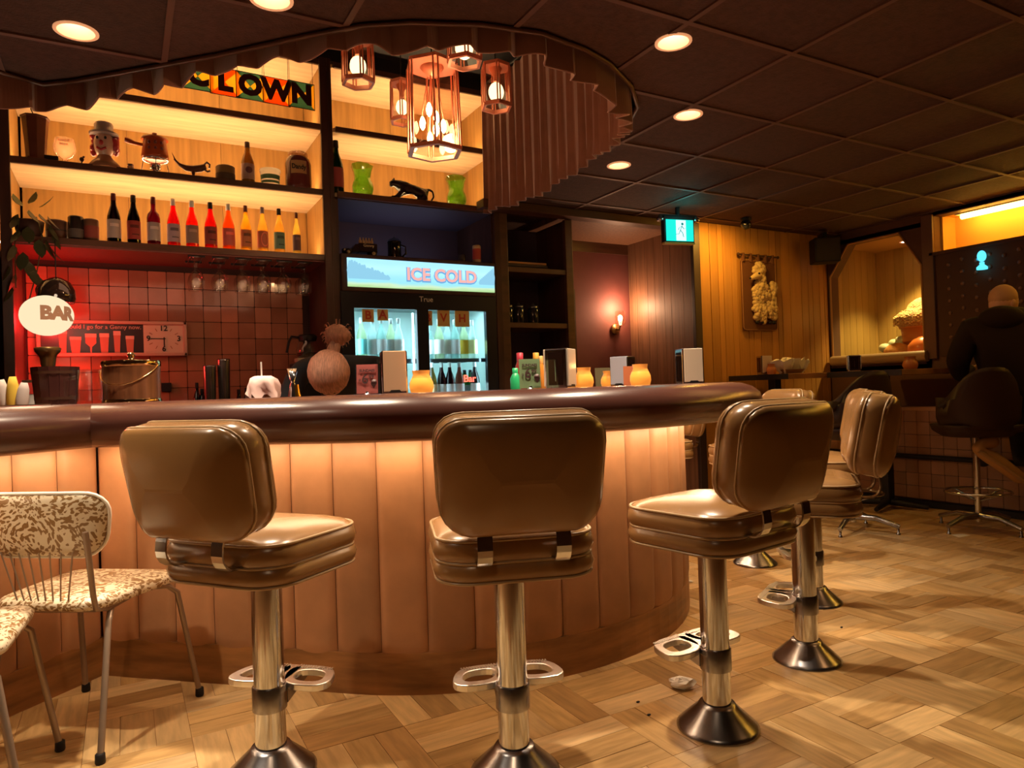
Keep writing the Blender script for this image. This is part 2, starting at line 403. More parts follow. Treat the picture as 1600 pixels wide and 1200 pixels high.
while y < 4.66:
    MB().box(7.10, 7.12, y+.0015, y+.1-.0015, 1.2, 2.45).build('plank', M_pine, nb); y += .1
x = XR+.12
while x < 7.1:
    wd = min(.105, 7.1-x); MB().box(x+.0015, x+wd-.0015, 4.66, 4.68, 1.2, 2.45).build('plank', M_pine, nb); x += .105
MB().box(XR, 7.15, 3.64, 4.75, 2.43, 2.47).build('niche_ceiling', mat('niche_ceiling', (.36, .19, .07), .7), nb)
MB().box(XR, 7.15, 3.64, 4.75, 1.16, 1.26).build('niche_floor', M_walnut, nb)
MB().box(XR+.12, 7.12, 3.64, 3.67, 1.2, 2.43).build('niche_side', M_pine, nb)
sl = struct(MB().box(XR-.02, XR+.1, 3.68, 4.64, 1.2, 1.25).build('trim_4', M_walnut))
pf = MB().tube([(XR-.03, 3.66, 1.27), (XR-.03, 4.62, 1.27)], .05, 12).build('padded_sill', mat('tan_vinyl', (.35, .22, .11), .45), sl)
# cove light box
cv = struct(MB().box(XR+.30, XR+.34, -.5, 3.60, 2.15, 2.54).build('wall_cove', mat('cove_paint', (.75, .45, .12), .6)))
MB().box(XR, XR+.3, -.5, 3.6, 2.15, 2.18).build('cove_shelf', mat('cove_paint', (0, 0, 0)), cv)
MB().box(XR, XR+.3, -.5, 3.6, 2.51, 2.54).build('cove_top', mat('cove_paint', (0, 0, 0)), cv)
MB().box(XR+.1, XR+.3, 3.56, 3.60, 2.15, 2.54).build('cove_end', mat('cove_paint', (0, 0, 0)), cv)
lt = thing('tube_light', 'glowing yellow tube light in the cove near the ceiling', 'light', (XR+.12, 2, 2.46))
MB().tube([(XR+.14, -.3, 2.47), (XR+.14, 3.42, 2.47)], .022, 10).build('tube', emit('cove_tube', (1, .55, .07), 17), lt)
MB().box(XR+.11, XR+.17, -.35, 3.46, 2.49, 2.51).build('batten', M_white, lt)
struct(MB().box(XR-.03, XR, -.5, 3.62, 2.15, 2.18).build('trim_5', M_brownwall, bevel=.004))
struct(MB().box(XR-.03, XR, 3.58, 3.68, 1.24, 2.52).build('trim_6', mat('post_brown', (.19, .085, .04), .5, noise=.2, nscale=5), bevel=.006))
# beaded patterned panel under the cove
bp = struct(MB().box(XR-.012, XR, .2, 3.56, 1.26, 2.15).build('wall_panel_pattern', mat('umber_cloth', (.085, .038, .016), .8, bump=.1, bscale=30)))
b = MB()
for i in range(24):
    yy = 3.46-i*.11*1.0
    for j in range(8):
        zz = 2.05-j*.105+(.03 if i % 2 else 0); b.ball((XR-.014, yy, zz), .018, 8, 5, (.5, 1, 1))
o = b.build('bead', mat('bead_brown', (.2, .1, .055), .5), bp); o['kind'] = 'stuff'
# low tiled half wall
XH = 5.85
hw = struct(MB().box(XH, XH+.08, 0.5, 4.64, 0, .80).build('wall_half', M_grout))
tm = MB().prism(rrect(.104, .104, .004, 2), 0, .012).xf(Matrix.Rotation(-PI/2, 4, 'Y')).mesh('tile', M_tan_tile)
for j in range(7):
    for i in range(29):
        yy = 4.55-i*.108
        if yy < 1.5: break
        inst(tm, 'tile', hw, (XH, yy, .06+.054+j*.108), (0, 0, 0))
struct(MB().box(XH-.02, XH+.10, .5, 4.64, .80, .835).build('trim_7', mat('tan_cap', (.45, .25, .12), .5), bevel=.006))
struct(MB().box(XH-.05, XH, .5, 4.64, 0, .05).build('baseboard_right', M_black))
fb = struct(MB().tube([(XH-.07, .5, .42), (XH-.07, 4.6, .42)], .022, 8).build('trim_8', M_black))
# ================================================================ BACK BAR
def shelf_unit(label, xa, xb, zs, interior, backmat, z0=.0, yb=5.35, sides=(1, 1), name='back_bar_shelving', ztop=3.42, fascia=True):
    t = thing(name, label, 'shelving', ((xa+xb)/2, YF+.25, z0))
    for s, x in zip(sides, (xa, xb)):
        if s:
            MB().box(x-.026, x+.026, YF-.01, YF+.02, z0, ztop).build('post', M_walnut, t, bevel=.003)
            MB().box(x-.012, x+.012, YF+.02, yb, z0, ztop).build('side_panel', interior, t)
    for z in zs:
        MB().box(xa+.026, xb-.026, YF, YF+.02, z-.02, z+.02).build('shelf_edge', M_walnut_h, t, bevel=.002)
        MB().box(xa+.014, xb-.014, YF+.02, yb, z-.016, z+.012).build('shelf', M_maple_h, t)
    return t
# left bay: lit shelves above, red tiles below
b1 = shelf_unit('wide lit shelving bay left of the drinks cooler', -.554, 1.254, (2.04, 2.49, 2.94, 3.39), M_maple, M_maple, .9)
b0 = shelf_unit('lit shelving bay at the far left edge beyond the post', -2.3, -.606, (2.04, 2.49, 2.94, 3.39), M_maple, M_maple, .9, sides=(1, 0))
b2 = shelf_unit('shelving bay over the glowing drinks cooler', 1.306, 2.57, (2.49, 2.94, 3.39), M_maple, M_maple, .0, sides=(0, 1))
MB().box(1.28, 1.306, YF-.01, YF+.02, 0, 3.42).build('post', M_walnut, b2)
def bay_back(t, xa, xb, z0, z1, mt, yb=5.35):
    return MB().box(xa, xb, yb, yb+.02, z0, z1).build('back_panel', mt, t)
for t, xa, xb in ((b1, -.53, 1.24), (b0, -2.3, -.58), (b2, 1.3, 2.56)):
    for z0_, z1_ in ((2.052, 2.474), (2.502, 2.924), (2.952, 3.374)):
        if t is b2 and z0_ < 2.1: continue
        nn = 3 if t is not b2 else 2
        for q in range(nn):
            bay_back(t, xa+(xb-xa)*q/nn+.001, xa+(xb-xa)*(q+1)/nn-.001, z0_, z1_, M_maple)
        led = MB().box(xa+.03, xb-.03, 5.01, 5.03, z0_+.0, z0_+.012).build('light_strip', M_led, t)
        light('AREA', ((xa+xb)/2, 5.02, z0_+.02), 4.0*(xb-xa), (1, .64, .31), xb-xa-.08, (PI, 0, 0), sy=.03)
# dark lower sides
for t, x, z0_, z1_ in ((b1, 1.236, .95, 2.02), (b1, -.536, .95, 2.02)):
    MB().box(x-.006, x+.006, YF+.02, 5.34, z0_, z1_).build('side_lining', M_walnut, t)
MB().box(-.53, 1.24, YF+.02, 5.34, 2.012, 2.022).build('shelf_underside', mat('maroon_board', (.16, .05, .035), .5), b1)
bay_back(b2, 1.3, 2.56, 0, 2.47, mat('dark_plum_board', (.055, .035, .045), .6), 5.45)
for x in (1.325, 2.545): MB().box(x-.012, x+.012, YF+.02, 5.45, 0, 2.47).build('side_lining', M_walnut, b2)
MB().box(1.3, 2.56, YF+.02, 5.45, 2.462, 2.472).build('shelf_underside', mat('dark_plum_board', (0, 0, 0)), b2)
struct(MB().box(-3, 2.6, YF, 5.5, 3.41, 3.5).build('trim_9', M_black))
# narrow bay with open dark shelves
b3 = thing('back_bar_shelving', 'narrow dark open shelving bay right of the cooler', 'shelving', (2.9, 5, 0))
for x in (2.625, 3.235): MB().box(x-.035, x+.035, YF-.01, YF+.03, 0, 2.475).build('post', M_walnut_h, b3, bevel=.005)
for x in (2.61, 3.235): MB().box(x-.012, x+.012, YF+.03, 5.3, 0, 2.475).build('side_panel', M_walnut, b3)
MB().box(2.6, 3.24, 5.28, 5.3, 0, 2.475).build('back_panel', mat('dark_plum_board', (0, 0, 0)), b3)
for z in (1.6, 2.04):
    MB().box(2.66, 3.20, YF, YF+.02, z-.02, z+.02).build('shelf_edge', M_walnut_h, b3, bevel=.002)
    MB().box(2.62, 3.22, YF+.02, 5.28, z-.016, z+.012).build('shelf', M_walnut, b3)
MB().box(2.66, 3.20, YF, 5.28, .9, .95).build('shelf', M_walnut, b3)
# red tile wall
tw = struct(MB().box(-.53, 1.23, 5.30, 5.34, .9, 2.012).build('wall_tile', M_grout))
TS = .113
tm = MB().prism(rrect(TS-.004, TS-.004, .006, 2), -.01, 0).add([], []).xf(Matrix.Rotation(PI/2, 4, 'X')).mesh('tile', M_red)
X0 = P(140.6, 500, Y=5.3).x
i0 = int((X0+.53)/TS)+1; xs = [X0+TS*(k+.5) for k in range(-i0, 14)]
for x in xs:
    if x < -.5 or x > 1.20: continue
    for j in range(9):
        z = .955+TS*(j+.5)
        inst(tm, 'tile', tw, (x, 5.289, z), (random.uniform(-.018, .018), 0, random.uniform(-.018, .018)))
bc = thing('back_counter', 'dark work counter running under the red tiles', 'counter', (.35, 5.0, 0))
MB().box(-2.3, 1.23, 4.72, 5.3, .9, .945).build('worktop', M_black, bc, bevel=.004)
MB().box(-2.3, 1.23, 4.78, 5.29, 0, .9).build('cabinet_body', M_walnut, bc)
# ================================================================ BAR
V = (-.1, 3.29); CX, CY = 1.5, 3.45
left = [(-2.5, 4.3), (-2.45, 3.6), (-2.2, 3.1), (-1.8, 2.76), (-1.35, 2.62), (-.95, 2.68), (-.65, 2.83), (-.42, 3.01)]
arc = []
for k in range(0, 33):
    t = math.radians(225+k*135/32); R = 1.2+.05*max(0, (k-10)/22)
    arc.append((CX+R*math.cos(t), CY+R*math.sin(t)))
right = [(2.755, 3.9), (2.74, 4.3), (2.72, 4.74)]
OUT = left+[V]+arc+right
def offset(o, scale=True):
    n = len(OUT); res = []
    for i, p in enumerate(OUT):
        def nrm(a, b):
            dx, dy = b[0]-a[0], b[1]-a[1]; L = math.hypot(dx, dy); return (dy/L, -dx/L)
        ns = []
        if i > 0: ns.append(nrm(OUT[i-1], p))
        if i < n-1: ns.append(nrm(p, OUT[i+1]))
        nx = sum(q[0] for q in ns)/len(ns); ny = sum(q[1] for q in ns)/len(ns); l2 = nx*nx+ny*ny
        oo = o*(1+.18*min(1, max(0, (p[0]-1.2)/1.0))) if o > .1 else o
        res.append((p[0]+nx/l2*oo, p[1]+ny/l2*oo))
    return res
bar = thing('bar_counter', 'curved padded bar counter with tan channelled front', 'bar', (1.5, 3.0, 0))
iv = len(left)
# countertop ring
o1, o2 = offset(.17), offset(-.42)
rs = [[(a[0], a[1], 1.05), (a[0], a[1], 1.083), (b_[0], b_[1], 1.083), (b_[0], b_[1], 1.05)] for a, b_ in zip(o1, o2)]
MB().rings(rs, True, False).build('countertop', mat('brown_laminate', (.12, .05, .035), .2, noise=.2), bar)
prof = [(.05, .945), (.18, .932), (.24, .932), (.285, .945), (.312, .975), (.318, 1.01), (.308, 1.045), (.28, 1.072), (.24, 1.088), (.20, 1.092), (.15, 1.088), (.13, 1.05), (.05, 1.045)]
offs = [offset(o) for o, z in prof]
def rail(i0_, i1_, lab):
    rs = []
    for i in range(i0_, i1_+1): rs.append([(offs[k][i][0], offs[k][i][1], prof[k][1]) for k in range(len(prof))])
    if True:
        o = MB().rings(rs, True, True).build('padded_rail', M_rail, bar); o['label'] = lab
rail(0, iv, 'dark brown padded edge left of the crease'); rail(iv, len(OUT)-1, 'dark brown padded edge right of the crease')
# body wall behind the padding
b_ = MB(); o1, o2 = offset(-.02), offset(-.06)
b_.rings([[(a[0], a[1], 0), (a[0], a[1], 1.05), (c[0], c[1], 1.05), (c[0], c[1], 0)] for a, c in zip(o1, o2)], True, False)
b_.build('bar_body', M_walnut, bar)
b_ = MB(); o1, o2 = offset(.006), offset(-.02)
b_.rings([[(a[0], a[1], 0), (a[0], a[1], .15), (c[0], c[1], .15), (c[0], c[1], 0)] for a, c in zip(o1, o2)], True, False)
b_.build('plinth', M_oak, bar)
# channels
def resample(pts, step):
    out = [pts[0]]; acc = 0; L = sum(math.dist(pts[i], pts[i+1]) for i in range(len(pts)-1)); n = max(1, round(L/step)); st = L/n
    d = 0; i = 0; k = 1
    while k < n:
        seg = math.dist(pts[i], pts[i+1])
        if d+seg >= k*st:
            t = (k*st-d)/seg; out.append((pts[i][0]+(pts[i+1][0]-pts[i][0])*t, pts[i][1]+(pts[i+1][1]-pts[i][1])*t)); k += 1
        else: d += seg; i += 1
    out.append(pts[-1]); return out
for seq in (OUT[:iv+1], OUT[iv:]):
    sm = resample(seq, .172)
    for p, q in zip(sm[:-1], sm[1:]):
        dx, dy = q[0]-p[0], q[1]-p[1]; L = math.hypot(dx, dy); n = (dy/L, -dx/L)
        rs = []; NU = 14
        zl = [(.135, -.012), (.14, 0), (.165, .7), (.2, 1), (.5, 1), (.8, .95), (.93, .9), (.95, 0)]
        for z, kk in zl:
            row = []
            for u in range(NU+1):
                t = u/NU; bul = .017*max(0, 1-abs(2*t-1)**8)*kk-.005; t = .006+.988*t
                row.append((p[0]+dx*t+n[0]*bul, p[1]+dy*t+n[1]*bul, z-(.022*(1-(2*t-1)**2) if z < .3 else 0)+.0))
            rs.append(row)
        MB().rings(rs, False, True, closed=False).build('channel_panel', M_apron, bar, fix=False)
led = MB(); o1, o2 = offset(.125), offset(.095)
led.rings([[(a[0], a[1], .930), (a[0], a[1], .938), (c[0], c[1], .938), (c[0], c[1], .930)] for a, c in zip(o1, o2)], True, False)
led.build('light_strip', M_ledr, bar)
# ================================================================ BAR STOOLS
def pad_xz(w, h, r, ys, curve=1.0, n=5):      # upright cushion: outlines in XZ stacked along y
    rs = []
    for y, ins in ys:
        ring = []
        for x, z in rrect(w, h, r, n, ins): ring.append((x, y+curve*x*x, z))
        rs.append(ring)
    return rs
def build_stool():
    t = thing('bar_stool', 'x', 'bar stool', (0, 0, 0))
    b = MB().lathe([(.128, 0), (.128, .006), (.12, .014), (.060, .07), (.055, .078), (.0, .078)], n=40); b.build('base', M_steel, t)
    MB().lathe([(.044, .06), (.044, .30), (.044, .60)], n=28).build('pole', M_chrome, t)
    MB().lathe([(.049, .185), (.049, .25), (.046, .255)], n=28).build('collar', M_steel, t)
    # footrest: plate with two openings built from strips, toward +Y
    fo = MB(); NP = 40
    def ring(out_pts, in_pts, z0, z1):
        n = len(out_pts); vs = [(*p, z1) for p in out_pts]+[(*p, z1) for p in in_pts]+[(*p, z0) for p in out_pts]+[(*p, z0) for p in in_pts]; fs = []
        for k in range(n):
            l = (k+1) % n; fs += [(k, l, n+l, n+k), (2*n+k, 3*n+k, 3*n+l, 2*n+l), (k, 2*n+k, 2*n+l, l), (n+k, n+l, 3*n+l, 3*n+k)]
        fo.add(vs, fs)
    def blob(cx, cy, rx, ry, sk=0, n=24, pw=.75):
        out = []
        for k in range(n):
            a_ = 2*PI*k/n; c, s_ = math.cos(a_), math.sin(a_)
            x = rx*math.copysign(abs(c)**pw, c); y = ry*math.copysign(abs(s_)**pw, s_); out.append((cx+x+sk*y, cy+y))
        return out
    for sg in (-1, 1):
        ring(blob(sg*.082, .085, .078, .072, sg*-.25), blob(sg*.084, .082, .048, .040, sg*-.25), .232, .252)
    fo.box(-.03, .03, .03, .155, .234, .252)
    fo.build('footrest', M_alu, t, bevel=.003)
    for sg in (-1, 1):
        rb = MB()
        for k in range(14):
            x = sg*(.02+k*.0085); rb.box(x-.0022, x+.0022, .130, .152-.0008*k, .252, .2545)
        rb.build('grip_ridges', M_alu, t)['kind'] = 'stuff'
    br = MB()
    for sg in (-1, 1):
        br.prism([(.03, .245), (.15, .235), (.15, .222), (.03, .19)], -.006+sg*.035, .006+sg*.035, 'x')
    br.build('bracket', M_steel, t)
    # seat, two tiers
    W, D = .43, .41; zb = .592
    se = MB(); pr = [(zb, .03), (zb+.002, .006), (zb+.014, -.002), (zb+.030, -.006), (zb+.048, .0), (zb+.055, .006), (zb+.062, .0), (zb+.080, -.006), (zb+.098, -.002), (zb+.112, .004), (zb+.124, .022), (zb+.134, .055), (zb+.141, .10), (zb+.144, .15), (zb+.145, .19)]
    se.rings([[(x, y, z) for x, y in rrect(W, D, .10, 7, ins)] for z, ins in pr], True, True)
    se.build('seat', M_vinyl, t)
    wt = MB()
    for z, ins in ((zb+.004, .002), (zb+.055, .003), (zb+.113, .003)):
        wt.tube([(x, y, z) for x, y in rrect(W, D, .10, 7, ins)], .0042, 6, closed=True)
    s_ = t.children[[c.name.split('.')[0] for c in t.children].index('seat')]
    wt.build('piping', M_welt, s_)
    MB().lathe([(.08, .585), (.10, .606)], n=20).build('seat_plate', M_black, t)
    # back
    Tm = Matrix.Translation((0, -.272, .880)) @ Matrix.Rotation(math.radians(11), 4, 'X')
    def taper(rs): return [[(x*(1+.22*z), y, z) for x, y, z in r] for r in rs]
    bk = MB().rings(taper(pad_xz(.425, .30, .075, [(-.074, .146), (-.074, .12), (-.073, .09), (-.070, .06), (-.065, .035), (-.056, .014), (-.046, .003), (-.036, .0), (-.032, .004), (-.028, .0), (.0, .0), (.028, .0), (.032, .004), (.036, .0), (.048, .003), (.062, .014), (.072, .035), (.078, .06), (.081, .09), (.083, .12), (.083, .146)], 1.0)), True, True).xf(Tm)
    bo = bk.build('backrest', M_vinyl, t)
    wt = MB()
    for y in (-.032, .032):
        wt.tube([(x*(1+.22*z), y+x*x, z) for x, z in rrect(.425, .30, .075, 5, .001)], .004, 6, closed=True)
    wt.xf(Tm).build('piping', M_welt, bo)
    for sg in (-1, 1):
        path = [(-.10, .658), (-.17, .655), (-.215, .652)]+[(-.225-.045*math.sin(a_), .695-.045*math.cos(a_)) for a_ in (.4, .8, 1.2, 1.57)]+[(-.268, .72), (-.258, .755)]
        rs = []
        for i, (y, z) in enumerate(path):
            p0 = path[max(0, i-1)]; p1 = path[min(len(path)-1, i+1)]; ty, tz = p1[0]-p0[0], p1[1]-p0[1]; L = math.hypot(ty, tz); ny, nz = -tz/L*.0025, ty/L*.0025
            xx = sg*.10
            rs.append([(xx-.019, y-ny, z-nz), (xx+.019, y-ny, z-nz), (xx+.019, y+ny, z+nz), (xx-.019, y+ny, z+nz)])
        MB().rings(rs, True, False).build('back_bracket', M_chrome, t)
    return t
st0 = build_stool()
STOOLS = [  # x, y, degrees left of straight ahead, label
    (.351, 2.158, -24, 'leftmost bar stool, turned right, beside the floral chairs'),
    (.952, 1.775, 10, 'bar stool seen square from behind, at the bar middle'),
    (1.624, 1.656, 37, 'large front right bar stool with its seat turned left'),
    (2.308, 1.862, 68, 'bar stool just behind the large front right one'),
    (2.945, 2.318, 70, 'third bar stool back on the right, mostly hidden'),
    (3.294, 3.003, 100, 'pale seated bar stool near the far curve of the bar'),
    (3.20, 3.76, 105, 'farthest bar stool, half hidden behind the bar front')]
for i, (x, y, a_, lb) in enumerate(STOOLS):
    s = st0 if i == 0 else copy_tree(st0)
    s.location = (x, y, 0); s.rotation_euler = (0, 0, math.radians(a_-29)); s['label'] = lb; s['group'] = 'gold vinyl swivel stools around the bar'
    R = Matrix.Rotation(0, 4, 'Z')
    if i == 1 or i > 1:
        pass
# footrests stay pointed at the bar although the seats swivel
for o in list(COL.objects):
    if o.parent and o.parent.name.startswith('bar_stool') and o.name.split('.')[0] in ('footrest', 'grip_ridges', 'bracket'):
        p = o.parent; want = math.atan2(CY-p.location.y, CX-p.location.x)-PI/2
        o.rotation_euler = (0, 0, want-p.rotation_euler[2])
# ================================================================ FLORAL CHAIRS
def floral():
    mt = bpy.data.materials.new('floral_vinyl'); mt.use_nodes = True; nt = mt.node_tree; N = nt.nodes; L = nt.links; b = N['Principled BSDF']
    tc = N.new('ShaderNodeTexCoord'); nz = N.new('ShaderNodeTexNoise'); nz.inputs['Scale'].default_value = 9; nz.inputs['Detail'].default_value = 1
    ad = N.new('ShaderNodeVectorMath'); ad.operation = 'MULTIPLY_ADD'; ad.inputs[1].default_value = (.22, .22, .22)
    L.new(tc.outputs['Object'], nz.inputs['Vector']); L.new(nz.outputs['Color'], ad.inputs[0]); L.new(tc.outputs['Object'], ad.inputs[2])
    v = N.new('ShaderNodeTexVoronoi'); v.inputs['Scale'].default_value = 62; L.new(ad.outputs[0], v.inputs['Vector'])
    wv = N.new('ShaderNodeTexWave'); wv.wave_type = 'RINGS'; wv.inputs['Scale'].default_value = 9; wv.inputs['Distortion'].default_value = 14; wv.inputs['Detail Scale'].default_value = 2.5; L.new(tc.outputs['Object'], wv.inputs['Vector'])
    ml = N.new('ShaderNodeMath'); ml.operation = 'MULTIPLY'; L.new(v.outputs['Distance'], ml.inputs[0]); ml.inputs[1].default_value = 1.3
    sb = N.new('ShaderNodeMath'); sb.operation = 'ADD'; L.new(ml.outputs[0], sb.inputs[0]); m2 = N.new('ShaderNodeMath'); m2.operation = 'MULTIPLY'; m2.inputs[1].default_value = .42; L.new(wv.outputs['Fac'], m2.inputs[0]); L.new(m2.outputs[0], sb.inputs[1])
    rp = N.new('ShaderNodeValToRGB'); rp.color_ramp.elements[0].position = .80; rp.color_ramp.elements[1].position = .86
    rp.color_ramp.elements[0].color = (.24, .13, .045, 1); rp.color_ramp.elements[1].color = (.66, .56, .40, 1)
    L.new(sb.outputs[0], rp.inputs[0]); L.new(rp.outputs[0], b.inputs['Base Color']); b.inputs['Roughness'].default_value = .35; return mt
M_floral = floral(); M_leg = mat('grey_brown_tube', (.30, .22, .16), .35, .5); M_trim = mat('white_piping', (.8, .75, .66), .35)
def floral_chair(label):
    t = thing('dining_chair', label, 'chair', (0, 0, 0), 0, 'floral vinyl dinette chairs')
    rs = []
    for z, ins in ((.445, .012), (.45, .0), (.465, -.004), (.478, .004), (.486, .03), (.490, .09)):
        rs.append([(x*(1-.10*(-y/.2)), y, z) for x, y in rrect(.41, .40, .07, 5, ins)])
    MB().rings(rs, True, True).build('seat', M_floral, t)
    Tm = Matrix.Translation((0, -.215, .715)) @ Matrix.Rotation(math.radians(12), 4, 'X')
    def bo(ins):
        pts = []
        for x, z in rrect(.44, .20, .075, 6, ins):
            k = 1+.10*(z/.1); pts.append((x*k, z+.22*x*x*(-1 if z < 0 else -.5)+0))
        return pts
    rs = [[(x, y+.9*x*x, z) for x, z in bo(ins)] for y, ins in ((-.014, .10), (-.014, .03), (-.010, .004), (0, 0), (.010, .004), (.022, .03), (.024, .10))]
    MB().rings(rs, True, True).xf(Tm).build('backrest', M_floral, t)
    MB().tube([(x, .9*x*x, z) for x, z in bo(-.002)], .006, 6, closed=True).xf(Tm).build('piping', M_trim, t)
    fr_ = MB()
    for sg in (-1, 1):
        MB().tube([(sg*.16, .12, .437), (sg*.185, .155, .43), (sg*.20, .185, .40), (sg*.235, .245, .02)], .010, 8).build('leg', M_leg, t)
        MB().tube([(sg*.14, -.06, .437), (sg*.17, -.11, .43), (sg*.185, -.14, .40), (sg*.215, -.225, .02)], .010, 8).build('leg', M_leg, t)
        for x, y in ((sg*.2355, .247), (sg*.2155, -.227)):
            MB().lathe([(.013, 0), (.015, .004), (.014, .03), (.011, .032)], (x, y, 0), 10).build('rubber_foot', M_black, t)
        MB().tube([(sg*.15, .0, .437), (sg*.17, -.12, .437), (sg*.172, -.175, .45), (sg*.176, -.19, .50), (sg*.182, -.212, .63), (sg*.182, -.222, .70)], .009, 8).build('back_support', M_leg, t)
    MB().tube([(-.17, -.17, .445), (0, -.185, .445), (.17, -.17, .445)], .006, 6).build('rear_rail', M_leg, t)
    for k in range(8):
        x = -.11+k*.0315; MB().tube([(x*.75, -.188, .445), (x*1.15, -.222+.9*x*x, .635)], .0026, 5).build('back_rod', M_leg, t)
    MB().box(-.15, .15, -.13, .15, .436, .446).build('seat_board', M_black, t)
    return t
c1 = floral_chair('white and gold floral chair with its whole back in view'); c1.location = (-.12, 2.80, 0); c1.rotation_euler = (0, 0, math.radians(-38))
c2 = copy_tree(c1); c2['label'] = 'floral chair cut by the left frame edge, only seat and legs showing'; c2.location = (-.47, 2.44, 0); c2.rotation_euler = (0, 0, math.radians(-95))
# ================================================================ CURTAIN
cp_ = [(-3.0, 2.74), (-2.2, 2.59), (-1.5, 2.79), (-.91, 3.23), (-.42, 3.715), (-.28, 3.775), (-.13, 3.67), (.40, 3.165), (.72, 2.825), (.865, 2.682), (1.02, 2.582), (1.267, 2.478), (1.51, 2.435), (1.745, 2.468), (1.91, 2.525), (2.148, 2.67), (2.325, 2.845), (2.46, 3.11), (2.515, 3.45), (2.505, 3.8), (2.48, 4.2), (2.47, 4.5), (2.47, 4.76)]
rsm = resample(cp_, .0115)
def pleats(name, pts, lab):
    s = 0; top = []; mid = []; bot = []; per = random.uniform(.12, .15); ph = 0; amp = .035
    N = len(pts)
    for i, p in enumerate(pts):
        q0 = pts[max(0, i-3)]; q1 = pts[min(N-1, i+3)]; dx, dy = q1[0]-q0[0], q1[1]-q0[1]; L = math.hypot(dx, dy); n = (dy/L, -dx/L)
        ph += .0115/per
        if ph >= 1: ph -= 1; per = random.uniform(.085, .12) if p[0] > 1.9 and p[1] > 2.7 else random.uniform(.15, .22); amp = random.uniform(.026, .042)
        tri = ph*2/1.25-.8 if ph < .78 else .45-(ph-.78)/.22*1.25
        o_ = amp*max(-1, min(1, tri*1.25))
        zb = 2.432+.075*math.exp(-((p[0]-.62)/.33)**4)*(1 if p[1] < 3.4 else 0)+.012*math.sin(i*.19)+(.03*math.sin(i*.045))
        for arr, z, k in ((top, 3.40, .6), (mid, 2.56, .9), (bot, zb, 1.15)):
            arr.append((p[0]+n[0]*o_*k, p[1]+n[1]*o_*k, z))
    b = MB().rings([top, mid, bot], False, False, closed=False)
    t = tag(b.build(name, M_curt, fix=False), lab, 'curtain')
    sd = t.modifiers.new('s', 'SOLIDIFY'); sd.thickness = .005
    hm = MB().tube([(x, y, z+.001) for x, y, z in bot], .0042, 5).build('hem', M_curt, t)
    return t
ct = pleats('pleated_curtain', rsm, 'brown pleated valance curtain ringing the ceiling opening above the bar')
MB().tube([(x, y, 3.42) for x, y in cp_], .012, 6).build('curtain_track', M_black, ct)
# ================================================================ LANTERNS
def lantern(px, pyt, pyb, d, wr, label, big=False, rot=.0):
    v_ = P(px, (pyt+pyb)/2, D=d); x, y = v_.x, v_.y; ztop = P(px, pyt, D=d).z; zb = P(px, pyb, D=d).z
    t = thing('pendant_lantern', label, 'pendant light', (x, y, zb), 0, 'hexagonal copper lanterns over the bar')
    H = ztop-zb; R = wr
    def hexp(r, z): return [(r*math.cos(rot+PI/3*k), r*math.sin(rot+PI/3*k), z) for k in range(6)]
    def w(b, n, m_, p=t, bv=0): return b.build(n, m_, p, world=False, bevel=bv)
    r1, r0 = R, R*.97
    b = MB(); b.rings([hexp(R*1.03, 0), hexp(R*1.03, .018), hexp(R*.86, .018), hexp(R*.86, 0), hexp(R*1.03, 0)], False, False); w(b, 'bottom_frame', M_copper)
    b = MB(); b.rings([hexp(R*.97, H-.016), hexp(R*.97, H), hexp(R*.42, H), hexp(R*.42, H-.016), hexp(R*.97, H-.016)], False, False); w(b, 'top_frame', M_copper)
    for k in range(6):
        a_ = rot+PI/3*k; 
        for da in (-.09, .09):
            w(MB().tube([(R*math.cos(a_+da)*.985, R*math.sin(a_+da)*.985, .012), (R*.93*math.cos(a_+da), R*.93*math.sin(a_+da), H-.01)], .0035 if not big else .0045, 6), 'upright', M_copper)
        p0, p1 = hexp(R*.96, .018)[k], hexp(R*.96, .018)[(k+1) % 6]; q0, q1 = hexp(R*.92, H-.014)[k], hexp(R*.92, H-.014)[(k+1) % 6]
        w(MB().add([p0, p1, q1, q0], [(0, 1, 2, 3)]), 'glass_pane', M_pane)
    w(MB().lathe([(.0, H+.012), (R*.40, H+.01), (R*.42, H-.02), (R*.2, H-.05), (.012, H-.06)], n=16), 'cap', M_copper)
    w(MB().tube([(0, 0, H), (0, 0, 3.44-zb)], .003, 5), 'chain', M_black)
    if big:
        for k, (bx, by, bz) in enumerate([(.05, 0, .14), (-.045, .03, .15), (-.01, -.05, .10), (.0, .05, .09), (.03, .035, .19), (-.03, -.02, .2)]):
            w(MB().tube([(bx*.4, by*.4, H-.06), (bx, by, bz+.05), (bx, by, bz+.03)], .003, 5), 'lamp_arm', M_copper)
            w(MB().lathe([(.003, bz-.035), (.012, bz-.02), (.015, bz), (.009, bz+.02), (.004, bz+.03)], (bx, by, 0), 10), 'bulb', emit('flame_bulb', (1, .68, .32), 30))
        l = light('POINT', (x, y, zb+.12), 8, (1, .62, .32), .05)
    else:
        w(MB().tube([(0, 0, H), (0, 0, H*.62)], .012, 8), 'socket', M_copper)
        w(MB().ball((0, 0, H*.38), R*.50, 14, 9, (1, 1, 1.25)), 'bulb', M_bulb)
        light('POINT', (x, y, zb+H*.38), 1.0, (1, .62, .32), .035)
lantern(677, 100, 240, 3.35, .135, 'largest lantern, long hexagonal copper with clustered candle bulbs', True, .25)
lantern(559, 58, 132, 2.9, .068, 'small copper lantern leftmost of the cluster', rot=.45)
lantern(628, 128, 192, 3.7, .066, 'small copper lantern half hidden behind the largest one', rot=.1)
lantern(725, 34, 100, 3.0, .078, 'small copper lantern whose body is hidden by the valance, right above the largest', rot=.2)
